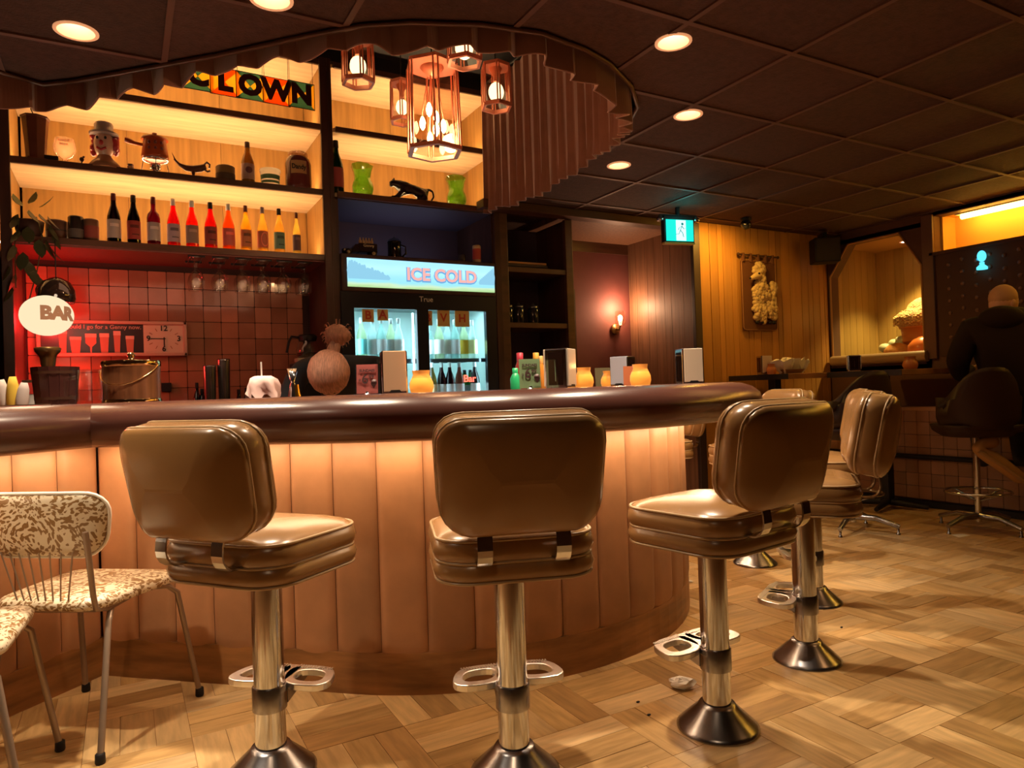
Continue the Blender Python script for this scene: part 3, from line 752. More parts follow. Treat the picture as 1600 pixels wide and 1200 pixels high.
lantern(775, 102, 170, 3.3, .073, 'small copper lantern at the right of the cluster beside the long curtain', rot=.2)
# ================================================================ DOWNLIGHTS
def downlight(x, y, z, label, r=.066, deep=.055):
    t = thing('downlight', label, 'ceiling light', (x, y, z), 0, 'recessed ceiling downlights')
    MB().lathe([(r*1.0, .002), (r*1.18, -.001), (r*1.18, -.005), (r*.98, -.006)], n=28, cap=False).build('trim_ring', M_peach, t, world=False)
    MB().lathe([(r*.99, -.004), (r*.9, deep*.5), (r*.8, deep)], n=28, cap=False).build('baffle', M_peach, t, world=False)
    MB().lathe([(r*.82, deep-.004), (r*.82, deep+.004)], n=24).build('lens', M_lens, t, world=False)
DL = ['glowing downlight at the upper left corner', 'glowing downlight cut by the top frame edge', 'glowing downlight nearest the viewer right of the valance',
      'glowing downlight above the bar curve, middle of the right hand row', 'farthest and smallest glowing downlight beside the long curtain']
for (x, y), lb in zip(DOWN, DL): downlight(x, y, ZC, lb)
for (x, y), lb in zip(DOWN_OFF, ('downlight above the front of the bar, over the frame edge', 'downlight farther left, over the floral chairs')): downlight(x, y, ZC, lb)
downlight(6.82, 4.15, 2.43, 'small downlight in the ceiling of the niche', .05, .0)
# ================================================================ COOLER
def sign_mat():
    mt = bpy.data.materials.new('ice_sign'); mt.use_nodes = True; nt = mt.node_tree; nt.nodes.clear(); N = nt.nodes; L = nt.links
    tc = N.new('ShaderNodeTexCoord'); sp = N.new('ShaderNodeSeparateXYZ'); L.new(tc.outputs['Generated'], sp.inputs[0])
    nz = N.new('ShaderNodeTexNoise'); nz.inputs['Scale'].default_value = 5; nz.inputs['Detail'].default_value = 4; L.new(tc.outputs['Generated'], nz.inputs['Vector'])
    m_ = N.new('ShaderNodeMath'); m_.operation = 'MULTIPLY_ADD'; m_.inputs[1].default_value = .25; L.new(nz.outputs[0], m_.inputs[0]); L.new(sp.outputs['Z'], m_.inputs[2])
    rp = N.new('ShaderNodeValToRGB'); cr = rp.color_ramp; L.new(m_.outputs[0], rp.inputs[0])
    pts = [(.14, (.40, .62, .28)), (.24, (.55, .75, .50)), (.32, (.30, .70, .78)), (.5, (.33, .72, .92)), (.8, (.45, .82, .98)), (1, (.38, .75, .95))]
    while len(cr.elements) < len(pts): cr.elements.new(.5)
    for e, (p, c) in zip(cr.elements, pts): e.position = p; e.color = (*c, 1)
    e = N.new('ShaderNodeEmission'); e.inputs[1].default_value = .80; L.new(rp.outputs[0], e.inputs[0]); o = N.new('ShaderNodeOutputMaterial'); L.new(e.outputs[0], o.inputs[0]); return mt
fx0, fx1, fy = 1.36, 2.50, 4.80
fr_ = thing('drinks_cooler', 'two door glass drinks cooler with lit ICE COLD header', 'cooler', (1.93, 5.05, 0))
hd = MB().box(1.335, 2.535, fy-.02, 5.3, 1.815, 2.075).build('header_box', M_walnut, fr_, bevel=.004)
MB().box(1.375, 2.52, fy-.030, fy-.018, 1.845, 2.045).build('sign_panel', sign_mat(), hd)
tr_ = MB()
for k in range(16):
    xx = 1.39+k*.018+random.uniform(-.005, .005); hh = .11*(1-k/18)+random.uniform(0, .02); tr_.lathe([(.012, 1.90), (.022, 1.90+hh*.5), (.006, 1.91+hh)], (xx, fy-.031, 0), 6, sy=.05)
for k in range(10):
    xx = 2.40+k*.012; hh = .03+.01*k; tr_.lathe([(.01, 1.90), (.016, 1.90+hh*.5), (.004, 1.91+hh)], (xx, fy-.031, 0), 6, sy=.05)
tr_.build('printed_trees', emit('sign_trees', (.26, .56, .74), .75), hd)['kind'] = 'stuff'
text('ICE COLD', .125, hd, emit('sign_blue', (.15, .36, .62), .8), face_y(2.085, fy-.033, 1.943), .001, bold=.010, name='lettering_outline', sx=1.0)
text('ICE COLD', .125, hd, emit('sign_salmon', (.95, .38, .34), .85), face_y(2.085, fy-.036, 1.948), .001, bold=.003, sx=1.0)
dk = M_blackg
MB().box(fx0-.03, fx1+.04, 5.42, 5.45, .1, 1.82).build('cooler_back', mat('cooler_inside', (.62, .78, .74), .5), fr_)
for x in (fx0-.03, fx1+.02): MB().box(x, x+.02, fy+.03, 5.44, .1, 1.82).build('cooler_side', mat('cooler_inside', (0, 0, 0)), fr_)
MB().box(fx0-.03, fx1+.04, fy+.03, 5.44, 1.75, 1.82).build('cooler_top', dk, fr_)
fm = MB(); DZ0, DZ1 = .35, 1.70
for a0, a1 in ((fx0-.03, fx0+.06), (1.885, 1.975), (fx1-.05, fx1+.04)): fm.box(a0, a1, fy-.005, fy+.035, .1, DZ1)
fm.box(fx0-.03, fx1+.04, fy-.005, fy+.035, DZ1, 1.815); fm.box(fx0-.03, fx1+.04, fy-.005, fy+.035, .1, DZ0)
fm.build('door_frame', mat('cooler_frame', (.012, .014, .022), .3), fr_)
for a0, a1 in ((fx0+.06, 1.885), (1.975, fx1-.05)):
    MB().box(a0, a1, fy+.012, fy+.018, DZ0, DZ1).build('glass_door', pane('cooler_glass', (.86, .95, .97), .12), fr_)
text('True', .055, fr_, M_white, face_y(1.96, fy-.008, 1.775)@Matrix.Shear('XZ', 4, (0, 0)) , .001)
# interior lamp tubes
for x in (1.872, 1.99):
    MB().tube([(x, fy+.05, .5), (x, fy+.05, 1.68)], .008, 8).build('lamp_tube', emit('cooler_tube', (.72, .93, 1), 4), fr_)
light('AREA', (1.66, 5.0, 1.74), 2.2, (.68, .92, 1), .45, (0, 0, 0), sy=.2); light('AREA', (2.2, 5.0, 1.74), 2.2, (.68, .92, 1), .45, (0, 0, 0), sy=.2)
for x_ in (1.875, 1.985, 1.44, 2.43): light('AREA', (x_, fy+.06, 1.2), 1.1, (.68, .92, 1), .04, (math.radians(90), 0, math.radians(35 if x_ in (1.875, 2.43) else -35)), sy=.9)  # lamps added unseen inside the doors to brighten the bottle labels
for z in (1.335, 1.02):
    s_ = MB()
    for k in range(12): s_.tube([(fx0, fy+.07+k*.045, z), (fx1, fy+.07+k*.045, z)], .003, 4)
    s_.box(fx0, fx1, fy+.055, fy+.065, z-.02, z+.008)
    s_.build('wire_shelf', mat('shelf_wire', (.10, .13, .15), .4, .6), fr_)
# ---- bottles
def bottle(label, x, y, z, h, r, glass, lab, cap, kind='bottle', group=None, shape='wine', lh=(.12, .48), parts=True, cat='bottle', name='bottle'):
    t = thing(name, label, cat, (x, y, z), random.uniform(0, 6), group)
    if shape == 'wine': pr = [(.3, 0), (.95, .004), (1, .03), (1, .44), (.93, .55), (.68, .67), (.44, .76), (.36, .84), (.35, .93)]
    elif shape == 'beer': pr = [(.9, 0), (1, .03), (1, .5), (.9, .6), (.5, .75), (.42, .92)]
    elif shape == 'bordeaux': pr = [(.3, 0), (.97, .004), (1, .03), (1, .58), (.85, .66), (.45, .72), (.36, .78), (.35, .93)]
    MB().lathe([(a_*r, b_*h) for a_, b_ in pr], n=18).build('glass_body', glass, t, world=False)
    MB().lathe([(r*.38, h*.86), (r*.40, h*.87), (r*.38, h*.995), (r*.3, h)], n=12).build('cap', cap, t, world=False)
    if lab:
        MB().lathe([(r*1.015, h*lh[0]), (r*1.015, h*lh[1])], n=18, cap=False).build('label', lab, t, world=False)
    return t
def glassc(name, c): return translucent(name, c)
def mcol(name, c, r=.5): return mat(name, c, r)
# cooler stock
stock = []
up = [(566, (.2, .75, .75), 'teal'), (583, (.8, .85, .85), 'white'), (597, (.85, .9, .9), 'plain white'), (612, (.75, .85, .85), 'pale blue'), (624, (.8, .85, .8), 'ivory'),
      (670, (.8, .85, .85), 'white'), (687, (.85, .88, .85), 'wide white'), (700, (.8, .8, .75), 'cream'), (712, (.8, .84, .84), 'grey'), (726, (.9, .62, .05), 'yellow'), (739, (.82, .85, .35), 'lime')]
for k, (px, c, nm) in enumerate(up):
    v = P(px, 560, Y=fy+.11+.03*(k % 2))
    bottle('%s label bottle on the upper cooler shelf, %s door, position %s from its left' % (nm, 'left' if px < 650 else 'right', ['first', 'second', 'third', 'fourth', 'fifth', 'sixth'][k if k < 5 else k-5]),
           v.x, v.y, 1.345, .30, .038, glassc('chilled_glass_%d' % (k % 3), [(.72, .82, .62), (.72, .85, .85), (.6, .78, .75)][k % 3]), mcol('lab_'+nm.replace(' ', '_'), c), mcol('foil_white', (.7, .75, .75), .3), group='bottles chilling in the cooler')
lo = [(675, (.65, .4, .2), 'tan', (.4, .3, .12)), (690, (.8, .78, .75), 'white', (.1, .03, .05)), (703, (.82, .8, .8), 'red printed', (.08, .02, .04)), (718, (.8, .8, .78), 'small white', (.35, .15, .1)), (742, (.75, .75, .7), 'narrow white', (.12, .08, .08))]
for k, (px, c, nm, gc) in enumerate(lo):
    v = P(px, 590, Y=fy+.11+.02*(k % 2))
    bottle('%s label bottle on the lower shelf behind the right cooler door' % nm, v.x, v.y, 1.03, .29, .037, glassc('chilled_dark_%d' % k, gc), mcol('lab2_%d' % k, c), mcol('foil_white', (0, 0, 0)), group='bottles chilling in the cooler', lh=(.08, .42))
for k, px in enumerate((726, 735)):
    v = P(px, 590, Y=fy+.2)
    bottle('green capped bottle at the %s of the green pair, lower cooler shelf' % ('left', 'right')[k], v.x, v.y, 1.03, .23, .034, glassc('bottle_green', (.03, .3, .09)), mcol('lab_slate', (.25, .32, .33)), M_black, group='bottles chilling in the cooler', shape='beer')
for k, px in enumerate((572, 586, 600)):
    v = P(px, 580, Y=fy+.14)
    bottle('white can like bottle on the lower shelf behind the left door, %s' % ['leftmost', 'middle', 'rightmost'][k], v.x, v.y, 1.03, .24, .035, glassc('chilled_white', (.7, .8, .85)), mcol('lab_w', (.8, .85, .85)), mcol('foil_white', (0, 0, 0)), group='bottles chilling in the cooler')
# reflections in the door glass, built as yellow lettered cards
M_yc = mat('yellow_reflection', (.62, .45, .16), .6); M_rl = mat('red_ink_and_reflection', (.5, .06, .04), .5)
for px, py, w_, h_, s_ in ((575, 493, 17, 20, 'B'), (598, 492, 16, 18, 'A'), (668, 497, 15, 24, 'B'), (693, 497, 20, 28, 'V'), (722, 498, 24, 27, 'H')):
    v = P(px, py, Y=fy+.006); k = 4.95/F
    t = thing('letter_reflection', 'yellow reflection with red letter %s in the %s cooler door glass, built as a card' % (s_, 'left' if px < 650 else 'right'), 'card', v, 0, 'reflected letters built as yellow cards on the cooler doors')
    MB().cbox((0, 0, 0), (w_*k*1.1, .002, h_*k)).build('card', M_yc, t, world=False)  # yellow reflection in the door glass, built as a card
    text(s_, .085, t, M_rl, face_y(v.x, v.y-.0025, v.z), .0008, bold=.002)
nv = P(728, 592, Y=fy+.006); nt_ = thing('script_reflection', 'small red Bar script reflected low in the right cooler door, built as glowing letters', 'reflection', nv)  # red reflection in the glass, modelled as self-lit letters
text('Bar', .075, nt_, emit('red_reflection_glow', (1, .10, .06), 2.2), face_y(nv.x+.03, nv.y-.004, nv.z), .001, bold=.001)
# things above cooler
NZ = 2.078
tv = P(563, 390, Y=4.9); tk = thing('toy_truck', 'black toy delivery truck with a row of pale bottles in its bed', 'toy', (tv.x, 4.90, NZ))
b = MB(); b.box(-.02, .115, -.04, .04, .03, .095); b.build('cargo_box', M_blackg, tk, world=False, bevel=.004)
b = MB(); b.prism([(-.07, .03), (-.02, .03), (-.02, .085), (-.045, .085), (-.06, .06)], -.036, .036, 'y'); b.build('cab', M_blackg, tk, world=False, bevel=.004)
MB().box(-.13, -.065, -.028, .028, .03, .055).build('bonnet', mat('tin_grey', (.2, .18, .16), .3, .8), tk, world=False, bevel=.006)
for x in (-.10, .085):
    for s_ in (-1, 1):
        wl = MB().lathe([(.0, 0), (.024, 0), (.024, .012), (0, .012)], n=16, M=Matrix.Rotation(PI/2, 4, 'X')).xf(Matrix.Translation((x, s_*.036+(.006), .024))); wl.build('wheel', M_black, tk, world=False)
        MB().lathe([(0, 0), (.013, 0), (.013, .003), (0, .003)], n=12, M=Matrix.Rotation(PI/2, 4, 'X')).xf(Matrix.Translation((x, s_*.036-.006 if s_ < 0 else s_*.036+.008, .024))).build('hub', mat('cream', (.7, .6, .4), .4), tk, world=False)
for k in range(5): MB().lathe([(.011, .095), (.011, .118), (.005, .132), (.005, .142)], (.0+k*.022, 0, 0), 8).build('cargo_bottle', mat('tan_wood', (.5, .36, .2), .5), tk, world=False)
text('Genny', .03, tk, mat('cream', (0, 0, 0)), face_y(tv.x+.05, 4.857, NZ+.078), .0006)
mv = P(616, 380, Y=5.0)
t = thing('beer_stein', 'dark lidded stein above the cooler beside the toy truck', 'stein', (mv.x, 5.0, NZ))
MB().lathe([(.055, 0), (.058, .01), (.05, .06), (.05, .14), (.055, .15)], n=20).build('body', M_blackg, t, world=False)
MB().tube([(.05, 0, .13), (.085, 0, .12), (.09, 0, .07), (.05, 0, .03)], .008, 8).build('handle', M_blackg, t, world=False)
MB().lathe([(.056, .15), (.04, .17), (.01, .18), (.008, .19), (0, .19)], n=16).build('lid', mat('pewter', (.2, .2, .22), .3, .9), t, world=False)
def can(label, px, y, z, h, r, m1, m2=None, band=(.2, .8), cat='can', name='can'):
    v = P(px, 400, Y=y)
    t = thing(name, label, cat, (v.x, y, z))
    MB().lathe([(r*.9, 0), (r, .006), (r, h-.008), (r*.88, h), (0, h)], n=18).build('body', m1, t, world=False)
    if m2: MB().lathe([(r*1.01, h*band[0]), (r*1.01, h*band[1])], n=18, cap=False).build('label', m2, t, world=False)
    return t
can('tall red and cream can above the right end of the cooler', 745, 4.86, NZ, .14, .033, mcol('cream_can', (.6, .42, .25)), mcol('red_label', (.5, .06, .05)))
can('short dim tumbler beside the red can above the cooler', 722, 4.9, NZ, .07, .028, mcol('dim_glass', (.06, .05, .06), .2), cat='tumbler', name='tumbler')
# ================================================================ SHELF ITEMS
SH = {1: 2.052, 2: 2.502, 3: 2.952}
caps = {'black': M_black, 'maroon': mcol('foil_maroon', (.12, .01, .02), .3), 'white': mcol('foil_white', (0, 0, 0)), 'brown': mcol('foil_brown', (.16, .05, .03), .3), 'grey': mcol('foil_grey', (.3, .24, .26), .3)}
WN = [(178, (.03, .004, .01), (.45, .36, .32), 'maroon', 'dark wine bottle with maroon neck and pale label'), (209, (.02, .004, .008), (.35, .04, .03), 'black', 'near black wine bottle with a red label'),
      (240, (.25, .01, .06), (.42, .35, .33), 'maroon', 'magenta wine bottle with a grey label and maroon foil'), (271, (.7, .03, .03), (.45, .32, .36), 'white', 'bright red bottle with white cap and lilac label'),
      (300, (.85, .06, .01), (.3, .2, .16), 'white', 'scarlet bottle with clear neck and brown grey label'), (329, (.75, .04, .02), (.3, .05, .04), 'black', 'red orange bottle with a black foil'),
      (357, (1, .22, .02), (.6, .13, .10), 'white', 'orange bottle with a white cap and rose label'), (384, (1, .58, .10), (.55, .2, .08), 'brown', 'yellow bottle with brown cap and orange label'),
      (410, (1, .62, .18), (.55, .15, .08), 'grey', 'pale yellow bottle with an oval red label'), (436, (1, .62, .2), (.15, .3, .24), 'black', 'pale yellow bottle with a teal label'), (463, (.95, .7, .25), (.16, .09, .10), 'brown', 'slim clear bottle with a narrow purple grey label')]
for k, (px, gc, lc, cp, lb) in enumerate(WN):
    v = P(px, 350, Y=4.88)
    t = bottle(lb, v.x, 4.88, SH[1], .315 if k != 10 else .30, .038 if k < 7 else .035 if k < 10 else .027, glassc('wine_%d' % k, gc), mcol('wlab_%d' % k, lc), caps[cp], group='wine bottles in a row on the lowest lit shelf', shape='bordeaux' if k == 2 else 'wine')
    rr = (.038 if k < 7 else .035 if k < 10 else .027)*1.03; hh = .315
    pm_ = mcol('wprint_%d' % k, tuple(c*.35 for c in lc) if k % 2 else tuple(min(1, c*1.7) for c in lc))
    if k == 8:
        MB().rings([[(rr*math.sin(a_+w_*math.sin(q)), -rr*math.cos(a_+w_*math.sin(q)), hh*.30+.05*math.cos(q)*w_/.75) for q in [PI*2*j/16 for j in range(16)]] for w_ in (.75, .6) for a_ in (.25,)], False).xf(Matrix.Rotation(-t.rotation_euler[2], 4, 'Z')).build('label_print', pm_, t, world=False)
    else:
        for z0_, z1_, w0, w1 in ((.34, .40, -.55, .75), (.20, .225, -.3, .8))[:1+k % 2]:
            MB().rings([[(rr*math.sin(q), -rr*math.cos(q), z_*hh) for q in np.linspace(w0, w1, 8)] for z_ in (z0_, z1_)], False, True, closed=False).xf(Matrix.Rotation(-t.rotation_euler[2], 4, 'Z')).build('label_print', pm_, t, world=False)
def px_at(px, y=4.865): return P(px, 300, Y=y).x
# jars left
can('squat brown jar with domed lid beside the potted plant', 90, 4.92, SH[1], .13, .058, mcol('rust_brown', (.12, .05, .03), .5), mcol('rust_dark', (.05, .03, .02)), (.48, .56), 'jar', 'jar')
can('dark glass jar with a faint grey label', 120, 4.88, SH[1], .155, .042, mcol('dark_jar', (.02, .015, .015), .2), mcol('grey_lab', (.10, .08, .07)), (.15, .5), 'jar', 'jar')
can('brown and red labelled jar left of the wine bottles', 144, 4.88, SH[1], .145, .040, mcol('amber_jar', (.2, .09, .05), .3), mcol('red_lab2', (.28, .05, .035)), (.2, .7), 'jar', 'jar')
# potted plant with trailing leaves
M_leaf = mat('leaf_green', (.10, .17, .03), .4, noise=.5, nscale=5); M_leafd = mat('leaf_dark', (.045, .05, .02), .45)
px_, py_ = P(45, 330, Y=4.86).x, 4.86
t = thing('potted_plant', 'trailing leafy plant in a dark pot at the left post', 'plant', (px_, py_, SH[1]))
MB().lathe([(.05, 0), (.068, .05), (.075, .10), (.07, .105), (.06, .10)], n=18).build('pot', M_walnut, t, world=False)
def leaf(c, r, az, tilt, mt):
    M = Matrix.Translation(c) @ Matrix.Rotation(az, 4, 'Z') @ Matrix.Rotation(tilt, 4, 'Y')
    pr = [(0, 0), (.3, .32), (.7, .4), (1.1, .28), (1.5, .0), (1.1, -.28), (.7, -.4), (.3, -.32)]
    b = MB(); b.add([M@Vector((x*r, y*r, .12*r*(1-abs(y)*2))) for x, y in pr]+[M@Vector((x*r, y*r, .12*r*(1-abs(y)*2)-.0015)) for x, y in pr], [tuple(range(8)), tuple(range(15, 7, -1))]+[(i, (i+1) % 8, 8+(i+1) % 8, 8+i) for i in range(8)])
    b.build('leaf', mt, t, world=False)
for (x, y, z, r, az, tl, d_) in [(-.03, -.05, .17, .05, 2.4, -.9, 0), (.01, -.06, .185, .05, .9, -1.0, 0), (.06, -.06, .17, .05, .2, -.8, 0), (0, -.06, .15, .05, -.6, .9, 0), (.05, -.07, .13, .05, -.5, .8, 1), (-.04, -.07, .12, .05, 2.6, .8, 1), (.09, -.07, .12, .05, -.3, .9, 1), (.10, -.075, .07, .055, -.5, 1.1, 1), (.12, -.08, .02, .05, -.6, 1.2, 1), (.0, -.08, .05, .06, -1.4, 1.1, 1), (-.04, -.07, .03, .05, -2.2, 1.0, 1), (-.05, -.08, .10, .045, -2.0, 1.0, 1),
        (.05, -.09, -.02, .06, -1.2, 1.2, 1), (-.06, -.10, -.06, .055, -2.2, 1.2, 1), (.0, -.10, -.15, .06, -1.0, 1.2, 1), (-.08, -.11, -.18, .05, -2.6, 1.2, 1), (.05, -.10, -.24, .055, -.8, 1.2, 1),
        (.08, -.08, -.02, .06, -.4, 1.2, 1), (.10, -.08, -.06, .055, -.2, .9, 1), (-.02, -.10, -.10, .06, -1.8, 1.2, 1), (.02, -.11, -.20, .055, -1.0, 1.1, 1), (-.05, -.11, -.22, .06, 2.9, 1.2, 1), (-.07, -.11, -.30, .05, -2.5, 1.1, 1), (.03, -.10, -.28, .07, -.3, 1.3, 1), (0, -.11, -.36, .05, -1.5, 1.2, 1)]:
    leaf((x, y, z), r*1.35, az, tl, M_leafd if d_ else M_leaf)
for pts in ([(0, 0, .1), (.04, -.05, .12), (.07, -.09, 0), (.04, -.10, -.2), (.0, -.10, -.36)], [(0, 0, .1), (-.04, -.06, .1), (-.06, -.10, -.05), (-.06, -.11, -.3)]):
    MB().tube(pts, .003, 5).build('stem', M_leafd, t, world=False)
# middle shelf
def vase_hex(px, label):
    x = px_at(px); t = thing('wooden_vase', label, 'vase', (x, 4.865, SH[2]))
    n = 8; rs = [[(r*math.cos(2*PI*k/n+.2), r*math.sin(2*PI*k/n+.2), z) for k in range(n)] for r, z in ((.065, 0), (.066, .018), (.05, .022), (.058, .14), (.068, .25), (.074, .252), (.074, .262), (.058, .262))]
    MB().rings(rs, True, False).build('body', mat('cherry_wood', (.16, .045, .02), .35, noise=.3), t, world=False)
    MB().tube([(0, 0, .26), (-.02, 0, .31), (.01, 0, .36), (-.005, 0, .40)], .003, 5).build('twig', M_black, t, world=False)
    MB().tube([(0, 0, .33), (.03, -.01, .35), (.035, -.01, .37)], .002, 5).build('twig', M_black, t, world=False)
    for k in range(3): MB().ball((.012+.011*k, -.01, .335+.01*k), .008, 8, 5).build('blossom', M_white, t, world=False)
vase_hex(58, 'tall faceted wooden vase with a bare twig by the left post')
t = tag(MB().cbox((px_at(82), 4.865, SH[2]+.022), (.07, .06, .044)).build('trinket_box', M_black, bevel=.004), 'small dark box between wooden vase and printed glass', 'box')
x = px_at(103); t = thing('stemmed_glass', 'clear stemmed glass bowl with printed words on the middle shelf', 'glass', (x, 4.865, SH[2]))
MB().lathe([(.032, 0), (.034, .004), (.012, .012), (.01, .03), (.03, .04), (.048, .065), (.05, .085), (.042, .125)], n=22, cap=False).build('bowl', translucent('printed_glass', (.80, .62, .48), .3, .35), t, world=False)
t.scale = (1.2, 1.2, 1.25)
for s_, dz in (('ROOT', .103), ('BEER', .086)): text(s_, .017, t, M_rl, face_y(x, 4.865-.052, SH[2]+dz), .0005)
x = px_at(129); t = thing('figurine', 'tiny dark bird figurine left of the clown jar', 'figurine', (x, 4.88, SH[2]))
MB().lathe([(.014, 0), (.014, .006), (.004, .012), (.003, .04)], n=8).build('stand', M_black, t, world=False)
MB().ball((0, 0, .052), .013, 8, 6, (1, .8, 1.2)).ball((.010, 0, .068), .007, 7, 5).build('bird', mat('bronze', (.12, .06, .03), .3, .7), t, world=False)
# clown cookie jar
x = px_at(165); t = thing('clown_jar', 'ceramic clown head jar with red curly hair and grey hat', 'cookie jar', (x, 4.865, SH[2]), math.radians(-15))
MB().lathe([(.09, 0), (.092, .012), (.07, .035), (.045, .055), (.035, .07)], n=20).build('collar', mat('tan_glaze', (.34, .16, .08), .25), t, world=False)
MB().ball((0, 0, .125), .062, 18, 12, (.92, .9, 1.15)).build('head', mat('face_glaze', (.62, .40, .30), .25), t, world=False)
hb = MB()
for k in range(30):
    a_ = random.uniform(-.35, PI+.35); zz = random.uniform(.08, .175); hb.ball((.062*math.cos(a_), .045*math.sin(a_)+.01, zz), .02, 8, 5)
hb.build('hair', mat('red_glaze', (.42, .03, .03), .25), t, world=False)
MB().lathe([(.078, .172), (.080, .182), (.05, .192), (.052, .225), (.045, .235), (.0, .237)], n=20).build('hat', mat('grey_glaze', (.42, .36, .36), .2), t, world=False)
fc = MB().ball((0, -.060, .122), .013, 8, 6); fc.build('nose', mat('red_glaze', (0, 0, 0)), t, world=False)
MB().tube([(-.025, -.054, .098), (0, -.060, .086), (.025, -.054, .098)], .006, 6).build('mouth', mat('red_glaze', (0, 0, 0)), t, world=False)
for s_ in (-1, 1): MB().ball((s_*.022, -.054, .148), .008, 8, 5).build('eye', M_black, t, world=False)
t.scale = (1, 1, 1.2)
can('small glass shaker between clown jar and orange pot', 208, 4.88, SH[2], .055, .018, mcol('salt_white', (.4, .3, .22), .3), M_steel, (.75, .99), 'shaker', 'shaker')
# fondue pot
x = px_at(244); t = thing('fondue_pot', 'orange red enamel fondue pot with long handle on a burner stand', 'pot', (x, 4.865, SH[2]))
og = mat('orange_enamel', (.40, .07, .015), .25)
MB().lathe([(.04, .075), (.075, .08), (.078, .095), (.066, .17), (.064, .185)], n=24).build('pan', og, t, world=False)
MB().lathe([(.078, .182), (.074, .19), (.03, .203), (.012, .205), (.014, .218), (.0, .222)], n=24).build('lid', og, t, world=False)
MB().tube([(-.065, 0, .15), (-.11, 0, .155), (-.15, -.005, .163), (-.165, -.006, .165)], [.009, .010, .015, .013], 8).build('handle', og, t, world=False)
for k in range(3):
    for s_ in (.125, .155):
        a_ = -PI/2-.5+k*.5; MB().ball((.071*math.cos(a_), .071*math.sin(a_), s_), .009, 7, 5, (1, 1, 1)).build('painted_motif', mat('motif_red', (.15, .02, .01), .3), t, world=False)
MB().lathe([(.045, 0), (.045, .012), (.02, .02), (.03, .03), (.032, .055), (.02, .06)], n=16).build('burner', M_chrome, t, world=False)
for a_ in (.4, PI-.4, -PI/2): MB().tube([(.09*math.cos(a_), .09*math.sin(a_), 0), (.068*math.cos(a_), .068*math.sin(a_), .09)], .003, 6).build('stand_leg', M_chrome, t, world=False)
MB().tube([(.072*math.cos(a_*.4), .072*math.sin(a_*.4), .078) for a_ in range(16)], .004, 6, closed=True).build('stand_ring', M_chrome, t, world=False); t.scale = (1, 1, 1.2)
# fish dish
FX = 1
x = px_at(303); t = thing('fish_ornament', 'dark carved fish ornament with raised tail on a pedestal', 'ornament', (x, 4.865, SH[2]))
fw_ = mat('fish_wood', (.10, .03, .015), .35)
MB().lathe([(.022, 0), (.02, .006), (.009, .02), (.012, .04)], n=12).build('pedestal', fw_, t, world=False)
MB().tube([(-.105, 0, .085), (-.075, 0, .062), (-.04, 0, .050), (0, 0, .048), (.04, 0, .055), (.07, 0, .066)], [.004, .008, .014, .017, .018, .015], 10).build('body', fw_, t, world=False)
MB().prism([(-.115, .115), (-.100, .075), (-.088, .075), (-.10, .092)], -.003, .003, 'y').build('tail', fw_, t, world=False)
MB().tube([(.062, 0, .075), (.078, 0, .088), (.094, 0, .078), (.09, 0, .06)], .006, 7).build('snout', fw_, t, world=False)
MB().tube([(.06, 0, .052), (.08, 0, .044), (.095, 0, .048)], .005, 7).build('jaw', fw_, t, world=False); t.scale = (1.05, 1.05, 1.35)
can('low olive tin right of the fish ornament', 356, 4.865, SH[2], .105, .06, mcol('olive_tin', (.20, .12, .04), .4), mcol('tin_dark', (.06, .035, .02)), (.1, .5), 'tin', 'tin')
v = px_at(389); t = bottle('brown amber bottle with a round face label on the middle shelf', v, 4.88, SH[2], .29, .042, glassc('amber_glass', (.30, .16, .02)), mcol('pink_grey_lab', (.42, .28, .24)), M_walnut)
MB().lathe([(0, 0), (.022, 0), (.022, .002), (0, .002)], n=14, M=Matrix.Rotation(PI/2, 4, 'X')).xf(Matrix.Rotation(-t.rotation_euler[2], 4, 'Z')@Matrix.Translation((0, -.0415, .095))).build('label_print', mcol('print_maroon', (.15, .05, .06)), t, world=False)
x = px_at(423); t = thing('tub', 'white food tub with a green band on the middle shelf', 'tub', (x, 4.865, SH[2]))
MB().lathe([(.052, 0), (.055, .004), (.064, .10), (.068, .102), (.068, .116), (.062, .118)], n=24).build('body', translucent('tub_white', (.92, .86, .76), .2, .95), t, world=False)
MB().lathe([(.0603, .045), (.0625, .075)], n=24, cap=False).build('green_band', mcol('band_green', (.12, .25, .10)), t, world=False)
MB().lathe([(.0578, .02), (.0593, .036)], n=24, cap=False).build('green_band', mcol('band_green', (0, 0, 0)), t, world=False)
x = px_at(467); t = thing('candy_jar', 'big round shouldered dark red jar with tan paper label', 'jar', (x, 4.865, SH[2]))
MB().lathe([(.075, 0), (.085, .008), (.087, .02), (.087, .14), (.078, .165), (.062, .18)], n=26).build('body', mat('plum_jar', (.11, .02, .02), .12, coat=.5), t, world=False)
MB().lathe([(.060, .178), (.066, .184), (.066, .2), (.060, .204), (.0, .204)], n=22).build('lid', pane('jar_lid', (.8, .7, .65), .4), t, world=False)
lbm = MB(); lbm.rings([[(.0885*math.sin(q*.11), -.0885*math.cos(q*.11), z_) for q in range(-7, 5)] for z_ in (.075, .145)], False, True, closed=False); lbm.build('label', mat('paper_tan', (.42, .24, .09), .6), t, world=False); t.scale = (1, 1, 1.25)
text('Dandy', .036, t, M_black, face_y(x-.015, 4.865-.0895, SH[2]+.108), .0008, bold=.001)
